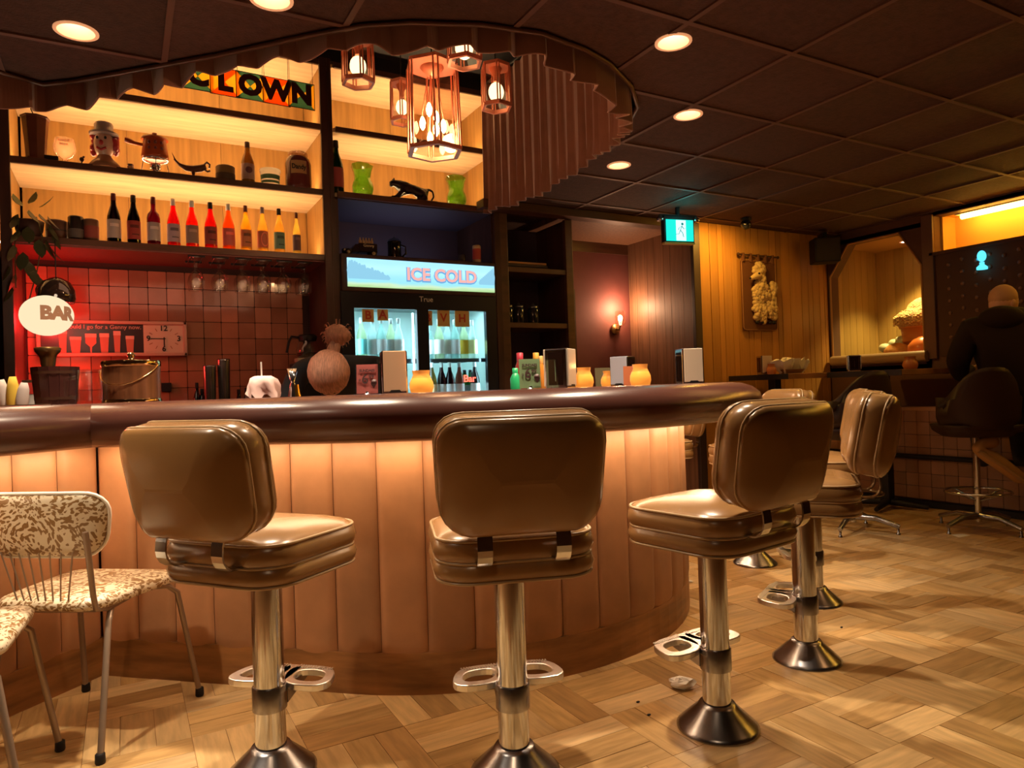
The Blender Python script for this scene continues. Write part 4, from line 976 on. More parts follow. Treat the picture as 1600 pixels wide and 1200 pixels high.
# bay 2 items
v = P(525, 250, Y=4.88); bottle('tall dark green bottle with red and white label left above the cooler', v.x, 4.88, SH[2], .385, .05, glassc('wine_green', (.012, .06, .012)), mcol('red_white_lab', (.35, .06, .07)), M_black)
def gvase(px, label, h):
    x = P(px, 280, Y=4.9).x; t = thing('green_glass_vase', label, 'vase', (x, 4.865, SH[2]), 0, 'crackled green glass vases')
    pr = [(.75, 0), (.92, .08), (1, .22), (1, .34), (.9, .46), (.76, .54), (.76, .64), (.86, .82), (1.0, .97), (1.04, 1)]
    n = 24; rs = []
    for r, z in pr: rs.append([(r*.075*(1+.05*math.sin(k*8*PI/n*2)*(1 if z > .1 else 0))*math.cos(2*PI*k/n), r*.075*(1+.05*math.sin(k*8*PI/n*2))*math.sin(2*PI*k/n), z*h+(.006*math.sin(k*4*PI/n) if z > .9 else 0)) for k in range(n)])
    MB().rings(rs, False, True).build('body', translucent('lime_glass', (.26, .44, .07), .5, .3), t, world=False)
    MB().lathe([(.0, .004), (.05, .004), (.05, .012), (0, .012)], n=16).build('foot', translucent('lime_glass', (0, 0, 0)), t, world=False)
gvase(564, 'left crackled green glass vase', .225); gvase(709, 'right crackled green glass vase', .225)
# panther
x = P(640, 290, Y=4.9).x; t = thing('tiger_figurine', 'black crouching big cat figurine between the green vases', 'figurine', (x, 4.865, SH[2]))
pm = mat('black_ceramic', (.02, .012, .014), .25, bump=.4, bscale=50)
def skin(name, js, es, mt, parent, sub=2, world=False):
    me = bpy.data.meshes.new(name); me.from_pydata([j[0] for j in js], es, []); me.materials.append(mt)
    o = bpy.data.objects.new(name, me); COL.objects.link(o); o.parent = parent
    if world: o.location = -wloc(parent)
    sk = o.modifiers.new('skin', 'SKIN'); sk.use_smooth_shade = True
    for k, v_ in enumerate(me.skin_vertices[0].data): v_.radius = (js[k][1], js[k][1] if len(js[k]) < 3 else js[k][2]); v_.use_root = (k == 0)
    sb = o.modifiers.new('sub', 'SUBSURF'); sb.levels = sub; sb.render_levels = sub
    return o
js = [((.05, 0, .07), .032), ((0, 0, .075), .03), ((-.06, 0, .085), .033), ((-.10, 0, .10), .026), ((-.135, 0, .115), .026), ((-.165, 0, .10), .012), ((.09, 0, .05), .034),
      ((-.08, -.03, .05), .016), ((-.13, -.03, .012), .012), ((-.165, -.03, .01), .011), ((.09, -.035, .03), .02), ((.05, -.035, .012), .012), ((.02, -.035, .01), .01),
      ((.13, 0, .085), .008), ((.16, 0, .075), .007), ((.168, 0, .045), .007), ((.145, 0, .018), .006), ((-.155, 0, .075), .011), ((-.07, .03, .05), .016), ((-.11, .03, .012), .012), ((.09, .035, .02), .02)]
skin('body', js, [(0, 1), (1, 2), (2, 3), (3, 4), (4, 5), (0, 6), (2, 7), (7, 8), (8, 9), (6, 10), (10, 11), (11, 12), (6, 13), (13, 14), (14, 15), (15, 16), (4, 17), (2, 18), (18, 19), (6, 20)], pm, t, 1)
for s_ in (-1, 1): MB().lathe([(.009, 0), (.004, .014), (0, .016)], (-.132, s_*.012, .110), 7).build('ear', pm, t, world=False)
MB().box(-.18, .18, -.045, .045, 0, .012).build('base', pm, t, world=False, bevel=.003); t.scale = (1.05, 1.05, 1.3)
# narrow bay items
x = 2.9
for k, (w_, d_, h_, c, lb) in enumerate([(.42, .25, .03, (.03, .02, .02), 'black tray lying on the upper shelf of the narrow bay'), (.38, .22, .02, (.08, .04, .03), 'brown menu folder on the black tray'), (.36, .2, .018, (.5, .25, .1), 'flat tan box with a bright edge topmost in the narrow bay')]):
    z = 2.055+[0, .031, .052][k]
    tag(MB().box(x-w_/2, x+w_/2, 4.9, 4.9+d_, z, z+h_).build(['serving_tray', 'menu_folder', 'flat_box'][k], mcol('stack_%d' % k, c), bevel=.003), lb, ['tray', 'folder', 'box'][k])
for k, px in enumerate((793, 810, 833)):
    xx = P(px, 490, Y=4.9).x; t = thing('storage_jar', 'dark lidded jar on the lower shelf of the narrow bay, %s' % ['leftmost', 'middle', 'rightmost'][k], 'jar', (xx, 4.9, 1.614))
    MB().lathe([(.042, 0), (.046, .01), (.046, .12), (.035, .14)], n=18).build('body', mat('smoky_jar', (.02, .02, .025), .1), t, world=False)
    MB().lathe([(.04, .138), (.04, .155), (.012, .16), (.012, .175), (0, .178)], n=16).build('lid', mat('pewter', (0, 0, 0)), t, world=False)
# hanging letter tiles  C L O W N
def letter_tile(px, py, s_, c1_, c2_):
    v = P(px, py, Y=4.72); t = thing('stained_glass_letter', 'stained glass square with a dark letter %s' % s_, 'letter tile', v, math.radians(3), 'hanging stained glass letters')
    W = .086; tri = [[(-W, W), (W, W), (0, 0)], [(W, W), (W, -W), (0, 0)], [(W, -W), (-W, -W), (0, 0)], [(-W, -W), (-W, W), (0, 0)]]
    for k, tr_ in enumerate(tri):
        MB().prism(tr_, -.002, .002, 'y').build('glass_triangle', translucent('stain_%s' % ('a', 'b')[k % 2]+c1_+c2_, {'o': (.9, .22, .02), 'y': (.95, .6, .1), 't': (.18, .32, .22)}[(c1_, c2_)[k % 2]], .1, .75), t, world=False)
    MB().tube([(-W, 0, -W), (W, 0, -W), (W, 0, W), (-W, 0, W)], .004, 6, closed=True).build('lead_frame', M_black, t, world=False)
    text(s_, .175, t, mat('letter_maroon', (.05, .008, .008), .4), face_y(v.x, v.y-.006, v.z), .003, bold=.010)
    for sg in (-1, 1): MB().tube([(sg*W*.9, 0, W), (sg*W*.9, 0, 3.36-v.z)], .0015, 4).build('chain', M_black, t, world=False)
for (px, py, s_, a1, a2) in ((309, 119, 'C', 't', 'y'), (351, 128, 'L', 'o', 'y'), (391, 135, 'O', 't', 'y'), (432, 143, 'W', 'o', 'y'), (471, 149, 'N', 't', 'y')): letter_tile(px, py, s_, a1, a2)
# hanging stemware
for k, px in enumerate((306, 343, 378, 410, 441, 473)):
    xx = P(px, 440, Y=4.93).x
    rk = thing('glass_rack', 'wire stemware rail under the lowest shelf, %s from the left' % ['first', 'second', 'third', 'fourth', 'fifth', 'sixth'][k], 'rack', (xx, 4.9, 2.0), 0, 'wire stemware rails')
    MB().tube([(-.035, .2, 0), (-.035, -.07, 0), (.035, -.07, 0), (.035, .2, 0)], .0028, 6).build('wire', M_steel, rk, world=False)
    for yq in (-.06, .15): MB().box(-.05, .05, yq, yq+.01, .0, .012).build('mount', M_black, rk, world=False)
    for q, yy in enumerate((4.87, 4.97)):
        g_ = thing('wine_glass', 'upside down wine glass in the %s rail, %s' % (['first', 'second', 'third', 'fourth', 'fifth', 'sixth'][k], ['front', 'behind the front one'][q]), 'wine glass', (xx, yy, 2.004), 0, 'wine glasses hanging over the back counter')
        MB().lathe([(.038, 0), (.038, -.002), (.004, -.008), (.0035, -.075), (.012, -.082), (.040, -.11), (.048, -.145), (.041, -.20)], n=20, cap=False).build('glass_body', M_clear, g_, world=False)
        MB().tube([(.041*math.cos(a_*PI/10), .041*math.sin(a_*PI/10), -.20) for a_ in range(20)], .0012, 4, closed=True).build('rim', M_clearw, g_, world=False)
# clock sign on tiles
L0 = P(92, 520, Y=5.25); R0 = P(292, 520, Y=5.25); zt = P(290, 503, Y=5.25).z; zb = P(290, 556, Y=5.25).z
sx0 = L0.x-.12; sx1 = R0.x
t = thing('clock_sign', 'long framed beer sign with clock on the red tiles', 'sign', ((sx0+sx1)/2, 5.26, zb))
fm_ = mat('cream_frame', (.50, .30, .22), .45)
b = MB(); b.box(sx0, sx1, 5.235, 5.285, zt-.022, zt); b.box(sx0, sx1, 5.235, 5.285, zb, zb+.022); b.box(sx0, sx0+.022, 5.235, 5.285, zb, zt); b.box(sx1-.022, sx1, 5.235, 5.285, zb, zt); b.build('frame', fm_, t, bevel=.004)
cx = P(256, 530, Y=5.245).x; cw = (sx1-.022-cx); x1_ = cx-cw
MB().box(sx0+.02, x1_, 5.255, 5.265, zb+.02, zt-.02).build('picture_panel', mat('sign_dark', (.03, .015, .015), .3), t)
MB().box(x1_, sx1-.02, 5.252, 5.265, zb+.02, zt-.02).build('clock_face', mat('clock_cream', (.62, .45, .34), .4), t)
text('Would I go for a Genny now.', .037, t, fm_, face_y(x1_-.012, 5.250, zt-.042), .001, align='RIGHT', bold=.0006)
zc = (zb+zt)/2; hf = (zt-zb)/2-.03
for s_, a_ in (('12', 90), ('3', 0), ('6', -90), ('9', 180)):
    text(s_, .050, t, M_black, face_y(cx+math.cos(math.radians(a_))*cw*.76, 5.248, zc+math.sin(math.radians(a_))*hf*.80), .0008, bold=.001)
b = MB()
for a_ in range(0, 360, 30):
    if a_ % 90: b.cbox((cx+math.cos(math.radians(a_))*cw*.74, 5.250, zc+math.sin(math.radians(a_))*hf*.78), (.022, .002, .004), M=Matrix.Rotation(-math.radians(a_), 4, 'Y'))
b.build('hour_marks', M_red, t)
b = MB(); b.cbox((cx-cw*.28, 5.247, zc), (cw*.75, .002, .005)); b.build('minute_hand', M_black, t)
MB().cbox((cx+.002, 5.246, zc-.02), (.007, .002, .06)).build('hour_hand', M_black, t)
amb = mat('printed_beer', (.50, .17, .10), .4); foam = mat('printed_foam', (.65, .42, .32), .4)
gxs = [P(q, 530, Y=5.25).x for q in (98, 118, 142, 163, 183, 203)]
gh = (.95, .65, .78, .8, .9, .7)
for k, gx_ in enumerate(gxs):
    H = (zt-zb-.075)*gh[k]; w_ = (.022, .03, .03, .026, .02, .024)[k]; zz = zb+.024
    if k == 2: p_ = [(w_*.15, 0), (w_*.2, H*.3), (w_, H*.5), (w_, H*.85)]
    else: p_ = [(w_*.75, 0), (w_, H*.82)]
    poly = [(gx_+a_, zz+b_) for a_, b_ in p_]+[(gx_-a_, zz+b_) for a_, b_ in p_[::-1]]
    MB().prism(poly, 5.250, 5.256, 'y').build('printed_glass', amb, t)
    MB().box(gx_-w_*1.05, gx_+w_*1.05, 5.249, 5.256, zz+H*.8, zz+H).build('printed_foam', foam, t)
# things on the back counter
def shaker(px, ytop, label, r=.04, mt=M_steel):
    v = P(px, ytop, Y=4.9); h = v.z-.945; t = thing('cocktail_shaker', label, 'shaker', (v.x, 4.9, .945))
    MB().lathe([(r*.75, 0), (r*.8, .01), (r, h-.01), (r*1.03, h), (r*.95, h-.004)], n=18).build('tin', mt, t, world=False); return t
shaker(327, 571, 'brushed steel shaker tin on the back counter, shorter of the pair'); shaker(349, 561, 'brushed steel shaker tin on the back counter, taller of the pair')
for k, (px, h, lb) in enumerate([(307, .24, 'narrow dark bottle left of the shaker tins'), (315, .2, 'short dark bottle left of the shaker tins'), (372, .19, 'dark bottle right of the shaker tins, first'), (384, .2, 'dark bottle right of the shaker tins, farther')]):
    v = P(px, 590, Y=4.95); bottle(lb, v.x, 4.95, .945, h+.02, .028, M_blackg, None, M_black)
tag(MB().cbox((P(260, 605, Y=5.27).x, 5.275, P(260, 605, Y=5.27).z), (.06, .02, .06)).build('wall_socket', M_black, bevel=.003), 'small black socket plate on the tiles under the clock', 'socket')
# coffee maker
x = P(482, 560, Y=4.92).x; t = thing('coffee_maker', 'coffee maker with a glass carafe on top, by the bartender', 'coffee maker', (x, 4.95, .945))
MB().box(-.10, .12, -.10, .12, 0, .38).build('housing', M_black, t, world=False, bevel=.01)
MB().box(-.09, .12, -.105, .0, .385, .41).build('warming_plate', mat('cream_plate', (.5, .42, .3), .4), t, world=False, bevel=.003)
MB().lathe([(.06, .412), (.078, .43), (.08, .47), (.06, .52), (.055, .535)], n=22, cap=False, c=(.0, -.02, 0)).build('carafe_glass', M_clear, t, world=False)
MB().lathe([(.06, .415), (.075, .432), (.075, .45), (0, .45)], n=22, c=(.0, -.02, 0)).build('coffee', mat('coffee', (.02, .008, .004), .1), t, world=False)
MB().lathe([(.058, .53), (.066, .56), (.055, .575), (0, .58)], n=20, c=(0, -.02, 0)).build('carafe_lid', M_black, t, world=False)
MB().tube([(-.05, -.02, .555), (-.11, -.03, .56), (-.13, -.03, .52), (-.145, -.03, .45)], .009, 8).build('carafe_handle', M_black, t, world=False)
# black pendant by the plant
v = P(88, 458, Y=4.66); t = thing('dome_pendant', 'glossy black dome shade hanging behind the white globe lamp', 'pendant light', v)
MB().lathe([(.012, .09), (.03, .085), (.07, .06), (.092, .015), (.095, -.03), (.088, -.055)], n=26).build('shade', mat('dome_black', (.03, .016, .012), .08, coat=.6), t, world=False)
MB().tube([(0, 0, .09), (0, 0, 2.02-v.z)], .003, 5).build('cord', M_black, t, world=False)
# ================================================================ ITEMS ON THE BAR
ZB = 1.083
def on_bar(px, d): x, y = at(px, d); return x, y
def napkin_holder(px, d, wpx, hpx, az, label, face='tan', grp='napkin dispensers on the bar', z=ZB, dw=.10):
    k = d/F; H = hpx*k; x, y = on_bar(px, d)
    t = thing('napkin_holder', label, 'napkin dispenser', (x, y, z), math.radians(az), grp)
    W = .098; D = dw
    b = MB(); b.box(-W/2, W/2, -D/2+.004, D/2-.004, 0, H-.004); b.build('case', M_chrome, t, world=False, bevel=.006)
    fm = mat('tan_faceplate', (.60, .40, .25), .35) if face == 'tan' else mat('blue_faceplate', (.42, .45, .55), .3) if face == 'blue' else mat('cream_faceplate', (.66, .55, .42), .4)
    for sg in (-1, 1):
        MB().box(-W/2+.006, W/2-.006, sg*(D/2)-.003, sg*(D/2)+.003, .016, H-.006).build('faceplate', fm, t, world=False, bevel=.002)
        MB().prism([(-.025, .012), (.025, .012), (.016, .022), (-.016, .022)], sg*(D/2+.0035)-.001, sg*(D/2+.0035)+.001, 'y').build('napkin_slot', M_black, t, world=False)
        MB().box(sg*(W/2)-.001, sg*(W/2)+.001, -.03, .03, .02, H-.02).build('side_recess', mat('dark_mirror', (.12, .06, .045), .08, .9), t, world=False)
        MB().box(sg*(W/2+.001)-.002, sg*(W/2+.001)+.002, -.002, .002, .035, H-.05).build('latch', M_chrome, t, world=False)
    return t
napkin_holder(616, 2.72, 42, 71, -14, 'tan faced napkin dispenser left, beside the candle and red price card')
napkin_holder(876, 2.80, 54, 66, 36, 'napkin dispenser with dark side and cream face at the bar middle', 'cream')
napkin_holder(974, 3.45, 36, 50, -62, 'narrow blue grey napkin dispenser at the far side of the bar', 'blue')
napkin_holder(1078, 3.15, 54, 59, -22, 'rightmost napkin dispenser on the bar with a mirror chrome side', 'cream')
M_wax = mat('amber_wax', (.9, .36, .06), .35, emis=(1, .35, .04), es=.38); M_jarg = mat('amber_jar_glass', (.85, .36, .08), .15, trans=.0, emis=(1, .33, .05), es=.22)
def candle(px, d, wpx, hpx, label, z=ZB, grp='amber candle jars on the bar', glow=True):
    k = d/F; R = wpx*k/2; H = hpx*k; x, y = on_bar(px, d); t = thing('candle_jar', label, 'candle', (x, y, z), 0, grp)
    w_, g_ = (M_wax, M_jarg) if glow else (mat('dull_wax', (.5, .16, .04), .4), mat('dull_jar', (.4, .13, .04), .2))
    MB().lathe([(R*.7, 0), (R*.85, H*.05), (R, H*.3), (R*.97, H*.5), (R*.8, H*.68)], n=24).build('wax', w_, t, world=False)
    MB().lathe([(R*.8, H*.68), (R*.68, H*.82), (R*.7, H*.9), (R*.74, H)], n=24, cap=False).build('jar_neck', g_, t, world=False)
    if glow:
        MB().lathe([(.002, H*.7), (.006, H*.76), (.004, H*.86), (.0005, H*.95)], n=8).build('flame', emit('flame', (1, .55, .15), 12), t, world=False)
        light('POINT', (x, y, z+H*.98), .35, (1, .5, .15), .02)
candle(659, 2.70, 38, 38, 'amber candle jar beside the tan napkin dispenser'); candle(913, 2.86, 30, 34, 'amber candle jar touching the cream napkin dispenser')
candle(952, 3.50, 26, 27, 'small far amber candle jar behind the blue grey dispenser'); candle(1001, 3.0, 33, 36, 'amber candle jar right of the blue grey dispenser')
def price_card(px, d, col, cn, label, az):
    k = d/F; x, y = on_bar(px, d); W, H = 33*k, 46*k; t = thing('price_card', label, 'card', (x, y, ZB), math.radians(az), 'price cards on the bar')
    Tm = Matrix.Rotation(math.radians(-8), 4, 'X')
    MB().box(-W/2, W/2, -.002, .002, .012, .012+H).xf(Tm).build('card', mat(cn, col, .5), t, world=False)
    MB().box(-W/2-.003, W/2+.003, -.0045, -.0025, .010, .014+H).xf(Tm).build('acrylic', pane('acrylic', (.96, .96, .96), .1), t, world=False)
    MB().lathe([(.022, 0), (.02, .006), (.008, .012), (.006, .02)], n=14).build('foot', M_chrome, t, world=False)
    ink = mat('card_ink', (.06, .02, .02), .5)
    for s_, sz, dx, dz in (('SUNDAES', .0135, 0, .78), ('6', .052, -.008, .48), ('99', .020, .016, .56), ('$', .016, -.028, .44)):
        me = text(s_, sz, None, ink, Tm@Matrix.Translation((dx, -.0052, .012+H*dz))@Matrix.Rotation(PI/2, 4, 'X'), .0004, bold=.0006); me.parent = t
    MB().lathe([(.0, -.001), (.010, .0), (.011, .001), (0, .001)], n=12, M=Tm@Matrix.Translation((.026, -.005, .012+H*.38))@Matrix.Rotation(PI/2, 4, 'X')).build('printed_scoop', ink, t, world=False)
    MB().prism([(.014, .012+H*.34), (.038, .012+H*.34), (.026, .012+H*.16)], -.0055, -.0045, 'y').build('printed_cone', ink, t, world=False)
price_card(574, 2.66, (.62, .17, .15), 'red_card', 'red price card reading 6.99 left on the bar', -26)
price_card(829, 2.68, (.33, .50, .26), 'green_card', 'green price card reading 6.99 at the bar middle', -24)
# sauce bottles behind green card
def sauce(px, d, pyt, r, m1, mc, label):
    x, y = on_bar(px, d); H = P(px, pyt, D=d).z-ZB; t = thing('sauce_bottle', label, 'bottle', (x, y, ZB))
    MB().lathe([(r*.9, 0), (r, .01), (r, H*.55), (r*.5, H*.78), (r*.42, H*.8)], n=16).build('body', m1, t, world=False)
    MB().lathe([(r*.55, H*.78), (r*.55, H*.99), (r*.4, H)], n=14).build('cap', mc, t, world=False)
sauce(814, 3.3, 551, .028, mcol('sauce_red', (.3, .03, .03), .2), mcol('cap_red', (.5, .03, .06), .4), 'red capped sauce bottle behind the green card')
sauce(839, 3.3, 551, .026, mcol('sauce_amber', (.5, .25, .08), .2), mcol('cap_yellow', (.7, .35, .04), .4), 'yellow capped sauce bottle right of the red capped one')
sauce(846, 3.2, 556, .022, mcol('sauce_orange', (.55, .2, .03), .2), mcol('cap_orange', (.6, .3, .08), .4), 'orange sauce bottle against the cream dispenser')
sauce(806, 3.2, 575, .024, mcol('green_plastic', (.02, .40, .15), .3), mcol('green_plastic', (0, 0, 0)), 'green squeeze bottle behind the green card')
x, y = on_bar(945, 3.75); t = tag(MB().cbox((0, 0, .055), (.10, .003, .11), M=Matrix.Rotation(-.15, 4, 'X')).build('menu_card', mcol('olive_card', (.10, .08, .03))), 'dim olive menu card leaning behind the far candle', 'card'); t.location = (x, y, ZB); t.rotation_euler[2] = -.4
x, y = on_bar(975, 3.25)
t = tag(MB().cbox((0, 0, .05), (.05, .003, .10)).build('table_card', mcol('orange_card', (.5, .15, .06))), 'small orange table card in front of the blue grey dispenser', 'card'); t.location = (on_bar(983, 3.28)[0], on_bar(983, 3.28)[1], ZB); t.rotation_euler[2] = -.5
x, y = on_bar(948, 3.2); t = tag(MB().prism(rrect(.12, .07, .01), 0, .008).build('coaster_stack', mcol('coaster', (.45, .2, .12))), 'flat reddish coasters beside the far candle', 'coaster', ); t.location = (x, y, ZB)
# napkin draped glass with straw
x, y = on_bar(412, 2.85); t = thing('napkin_glass', 'tumbler stuffed with crumpled pink napkins and a straw', 'glass', (x, y, ZB))
MB().lathe([(.028, 0), (.032, .06), (.034, .075)], n=16, cap=False).build('tumbler', M_clearw, t, world=False)
M_pn = mat('pink_napkin', (.72, .50, .46), .7)
n = 26; rs = []
for r, z, wv_ in ((.0, .098, 0), (.035, .096, .1), (.055, .084, .25), (.06, .06, .45), (.058, .035, .6), (.062, .014, .6)):
    rs.append([(r*(1+wv_*.35*math.sin(k*2*PI*5/n+z*30))*math.cos(2*PI*k/n), r*(1+wv_*.35*math.sin(k*2*PI*5/n+z*30))*math.sin(2*PI*k/n), z+wv_*.022*math.sin(k*2*PI*7/n)) for k in range(n)])
MB().rings(rs, False, True).build('napkin', M_pn, t, world=False)
MB().tube([(-.004, 0, .02), (-.006, 0, .155)], .0035, 6).build('straw', M_white, t, world=False)
x, y = on_bar(458, 2.95); t = thing('straw_jigger', 'hourglass jigger holding a fan of tan picks, silver and gold', 'jigger', (x, y, ZB))
MB().lathe([(.022, 0), (.010, .065), (.008, .07), (.020, .115), (.019, .115)], n=18).build('body', M_chrome, t, world=False)
MB().lathe([(.0225, .0), (.0122, .06)], n=18, cap=False, sx=1.0).xf(Matrix.Translation((.012, 0, 0))).build('gold_cone', mat('gold_metal', (.9, .5, .08), .2, 1), t, world=False)
for k in range(7): MB().tube([(0, 0, .07), (-.02+k*.006, .003*(k % 2), .128)], .0022, 5).build('pick', mat('tan_pick', (.6, .4, .24), .6), t, world=False)
# left cluster: wooden bucket, mug, ice bucket, globe lamp
x, y = on_bar(88, 3.0); t = thing('wooden_bucket', 'dark wooden pail at the left under the globe lamp', 'bucket', (x, y, ZB))
n = 14
for k in range(n):
    a0, a1 = 2*PI*k/n+.01, 2*PI*(k+1)/n-.01
    r0, r1 = .075, .09
    vs = []
    for z, r in ((0, r0), (.17, r1)):
        for a_ in (a0, a1):
            vs += [(r*math.cos(a_), r*math.sin(a_), z), ((r-.01)*math.cos(a_), (r-.01)*math.sin(a_), z)]
    MB().add(vs, [(0, 2, 6, 4), (1, 5, 7, 3), (0, 4, 5, 1), (2, 3, 7, 6), (4, 6, 7, 5), (0, 1, 3, 2)]).build('stave', mat('stave_wood', (.09, .022, .016), .4, noise=.3), t, world=False)
for z, r in ((.03, .0785), (.14, .0885)): MB().lathe([(r, z), (r+.001, z+.012)], n=28, cap=False).build('hoop', M_walnut_h, t, world=False)
MB().lathe([(.0, .004), (.07, .004), (.07, .01), (0, .01)], n=20).build('bottom', M_walnut, t, world=False)
x, y = on_bar(77, 3.35); v = P(77, 493, D=3.35); t = thing('globe_lamp', 'glowing white globe lamp lettered BAR on a brass stem', 'lamp', (x, y, ZB))
MB().lathe([(.06, 0), (.06, .01), (.02, .02), (.014, .05), (.014, .16), (.03, .2), (.034, .235), (.04, .25), (.052, .262), (.056, .28), (.05, .285)], n=20).build('stem', mat('old_brass', (.28, .16, .06), .35, .8), t, world=False)
gz = v.z-ZB
MB().ball((0, 0, gz), .112, 28, 18, (1, 1, .86)).build('globe', emit('globe_glow', (1, .77, .48), .68), t, world=False)
for k, ch in enumerate('BAR'):
    a_ = -PI/2-math.radians(29)+math.radians(32+25*k); M = Matrix.Translation((x, y, ZB+gz))@Matrix.Rotation(a_+PI/2, 4, 'Z')@Matrix.Translation((0, -.113, 0))@Matrix.Rotation(PI/2, 4, 'X')
    text(ch, .085, t, mat('lamp_letter', (.24, .10, .05), .5, emis=(.5, .22, .10), es=.30), M, .001, bold=.005)
light('POINT', (x, y, ZB+gz+.16), 3.0, (1, .75, .5), .1)
x, y = on_bar(141, 2.95); t = thing('glass_mug', 'heavy clear glass mug left of the ice bucket', 'mug', (x, y, ZB))
MB().lathe([(.05, 0), (.054, .006), (.05, .02), (.05, .15), (.053, .152), (.046, .15), (.044, .022), (0, .02)], n=22, cap=False).build('body', M_clear, t, world=False)
MB().tube([(-.05, 0, .12), (-.085, -.01, .11), (-.085, -.01, .05), (-.05, 0, .035)], .008, 8).build('handle', M_clear, t, world=False)
x, y = on_bar(207, 2.95); t = thing('ice_bucket', 'wood grain ice bucket with gold bands and lid knob', 'ice bucket', (x, y, ZB))
MB().lathe([(.108, 0), (.108, .012), (.110, .17), (.11, .175), (0, .176)], n=34).build('body', mat('bucket_brown', (.20, .075, .03), .3, noise=.35, stretch=(8, 8, .5)), t, world=False)
gd = mat('gold_band', (.85, .60, .28), .12, 1)
for z0_, z1_ in ((.0, .022), (.158, .182)): MB().lathe([(.111, z0_), (.113, z0_+.004), (.113, z1_-.004), (.111, z1_)], n=34, cap=False).build('gold_band', gd, t, world=False)
MB().lathe([(.108, .178), (.09, .184), (.02, .188), (.01, .19), (.012, .2), (.018, .208), (.01, .218), (0, .22)], n=24).build('lid', gd, t, world=False)
MB().tube([(.114*math.cos(a_), .114*math.sin(a_)-.0, .165-.085*math.sin(PI*k/12)) for k, a_ in enumerate([PI+PI*q/12 for q in range(13)])], .0025, 6).xf(Matrix.Rotation(-.5, 4, 'Z')).build('bail_handle', gd, t, world=False)
x, y = on_bar(22, 2.85); tr_ = thing('service_tray', 'shallow tray at the far left end of the bar', 'tray', (x, y, ZB))
MB().prism(rrect(.24, .16, .02), 0, .012).prism(rrect(.25, .17, .02), .008, .014).build('tray', mat('tray_tan', (.20, .10, .06), .4), tr_, world=False)
for k, (px, cc_, nm, hh) in enumerate([(8, (.62, .52, .46), 'white', .105), (21, (.75, .50, .06), 'yellow', .115), (34, (.55, .46, .42), 'grey white', .09)]):
    x, y = on_bar(px, 2.85); t = thing('folded_cloth', '%s rolled cloth standing in the tray at far left' % nm, 'cloth', (x, y, ZB+.014))
    MB().lathe([(.022, 0), (.024, .02), (.020, hh*.7), (.012, hh), (0, hh)], n=12, sy=.8).xf(Matrix.Rotation(-.12+.12*k, 4, 'Y')).build('roll', mcol('cloth_%d' % k, cc_, .9), t, world=False)
x, y = on_bar(48, 3.1); t = thing('paper_cup', 'small red and white cup behind the folded cloths', 'cup', (x, y, ZB))
MB().lathe([(.02, 0), (.03, .12), (.032, .122)], n=18).build('body', M_white, t, world=False); MB().lathe([(.026, .06), (.0305, .11)], n=18, cap=False).build('red_band', mcol('cup_red', (.5, .03, .02)), t, world=False)
# ================================================================ HALL, PINE WALL
v = P(960, 500, Y=5.54); t = thing('wall_sconce', 'glowing clear glass sconce on the maroon hall wall', 'wall light', v)
MB().lathe([(0, 0), (.055, .0), (.05, .015), (0, .02)], n=20, M=Matrix.Rotation(PI/2, 4, 'X')).xf(Matrix.Translation((.01, .005, -.09))).build('backplate', mat('old_brass', (0, 0, 0)), t, world=False)
MB().tube([(.01, .0, -.09), (.01, -.06, -.10), (.01, -.08, -.06)], .008, 7).build('arm', mat('old_brass', (0, 0, 0)), t, world=False)
MB().lathe([(.035, -.06), (.05, -.04), (.05, .06), (.046, .08)], (.01, -.08, 0), 18, cap=False).build('glass_shade', M_clearw, t, world=False)
MB().ball((.01, -.08, .01), .022, 12, 8, (1, 1, 1.4)).build('bulb', emit('sconce_bulb', (1, .66, .34), 30), t, world=False)
light('POINT', (v.x+.01, v.y-.11, v.z+.12), 9, (1, .56, .30), .03)
# poodle hanging
ly = YB-.018; pc = P(1186, 462, Y=ly); t = thing('poodle_wall_hanging', 'brown felt wall hanging with a fluffy cream poodle', 'wall hanging', pc)
pw, ph_ = .46, .66
MB().prism([(a_, b_) for a_, b_ in rrect(pw, ph_, .03, 4)], -.006, .006, 'y').build('felt_panel', mat('brown_felt', (.13, .045, .015), .9, bump=.2, bscale=80), t, world=False)
MB().tube([(-.26, -.01, ph_/2+.045), (.27, -.01, ph_/2+.045)], .009, 8).build('rod', M_walnut, t, world=False)
for s_ in (-1, 1): MB().ball((s_*.265, -.01, ph_/2+.045), .015, 8, 6).build('finial', M_walnut, t, world=False)
for k in range(5): MB().box(-.205+k*.098-.012, -.205+k*.098+.012, -.022, .004, ph_/2-.02, ph_/2+.06).build('hanging_loop', mat('brown_felt', (0, 0, 0)), t, world=False, bevel=.004)
MB().tube([(x_, -.008, z_) for x_, z_ in rrect(pw-.01, ph_-.01, .03, 4)], .003, 5, closed=True).build('stitching', mat('stitch', (.4, .2, .08), .7), t, world=False)
b = MB()
def fluff(cx_, cz_, rx, rz_, n_, r=.025):
    for _ in range(n_):
        a_ = random.uniform(0, 2*PI); q = math.sqrt(random.random()); b.ball((cx_+rx*q*math.cos(a_), -.02-.022*(1-q)-random.uniform(0, .008), cz_+rz_*q*math.sin(a_)), r*random.uniform(.75, 1.15), 7, 5)
fluff(-.02, .225, .07, .07, 80); fluff(.01, .15, .035, .05, 30); fluff(-.03, .02, .07, .10, 70); fluff(.06, .01, .09, .05, 46); fluff(.02, .07, .06, .06, 34)
fluff(-.005, .09, .05, .06, 50); fluff(-.06, -.14, .042, .09, 50); fluff(.01, -.16, .04, .10, 50); fluff(.115, -.11, .04, .10, 44); fluff(.165, -.14, .03, .10, 36); fluff(.165, .07, .03, .06, 26); fluff(.14, -.02, .04, .05, 20)
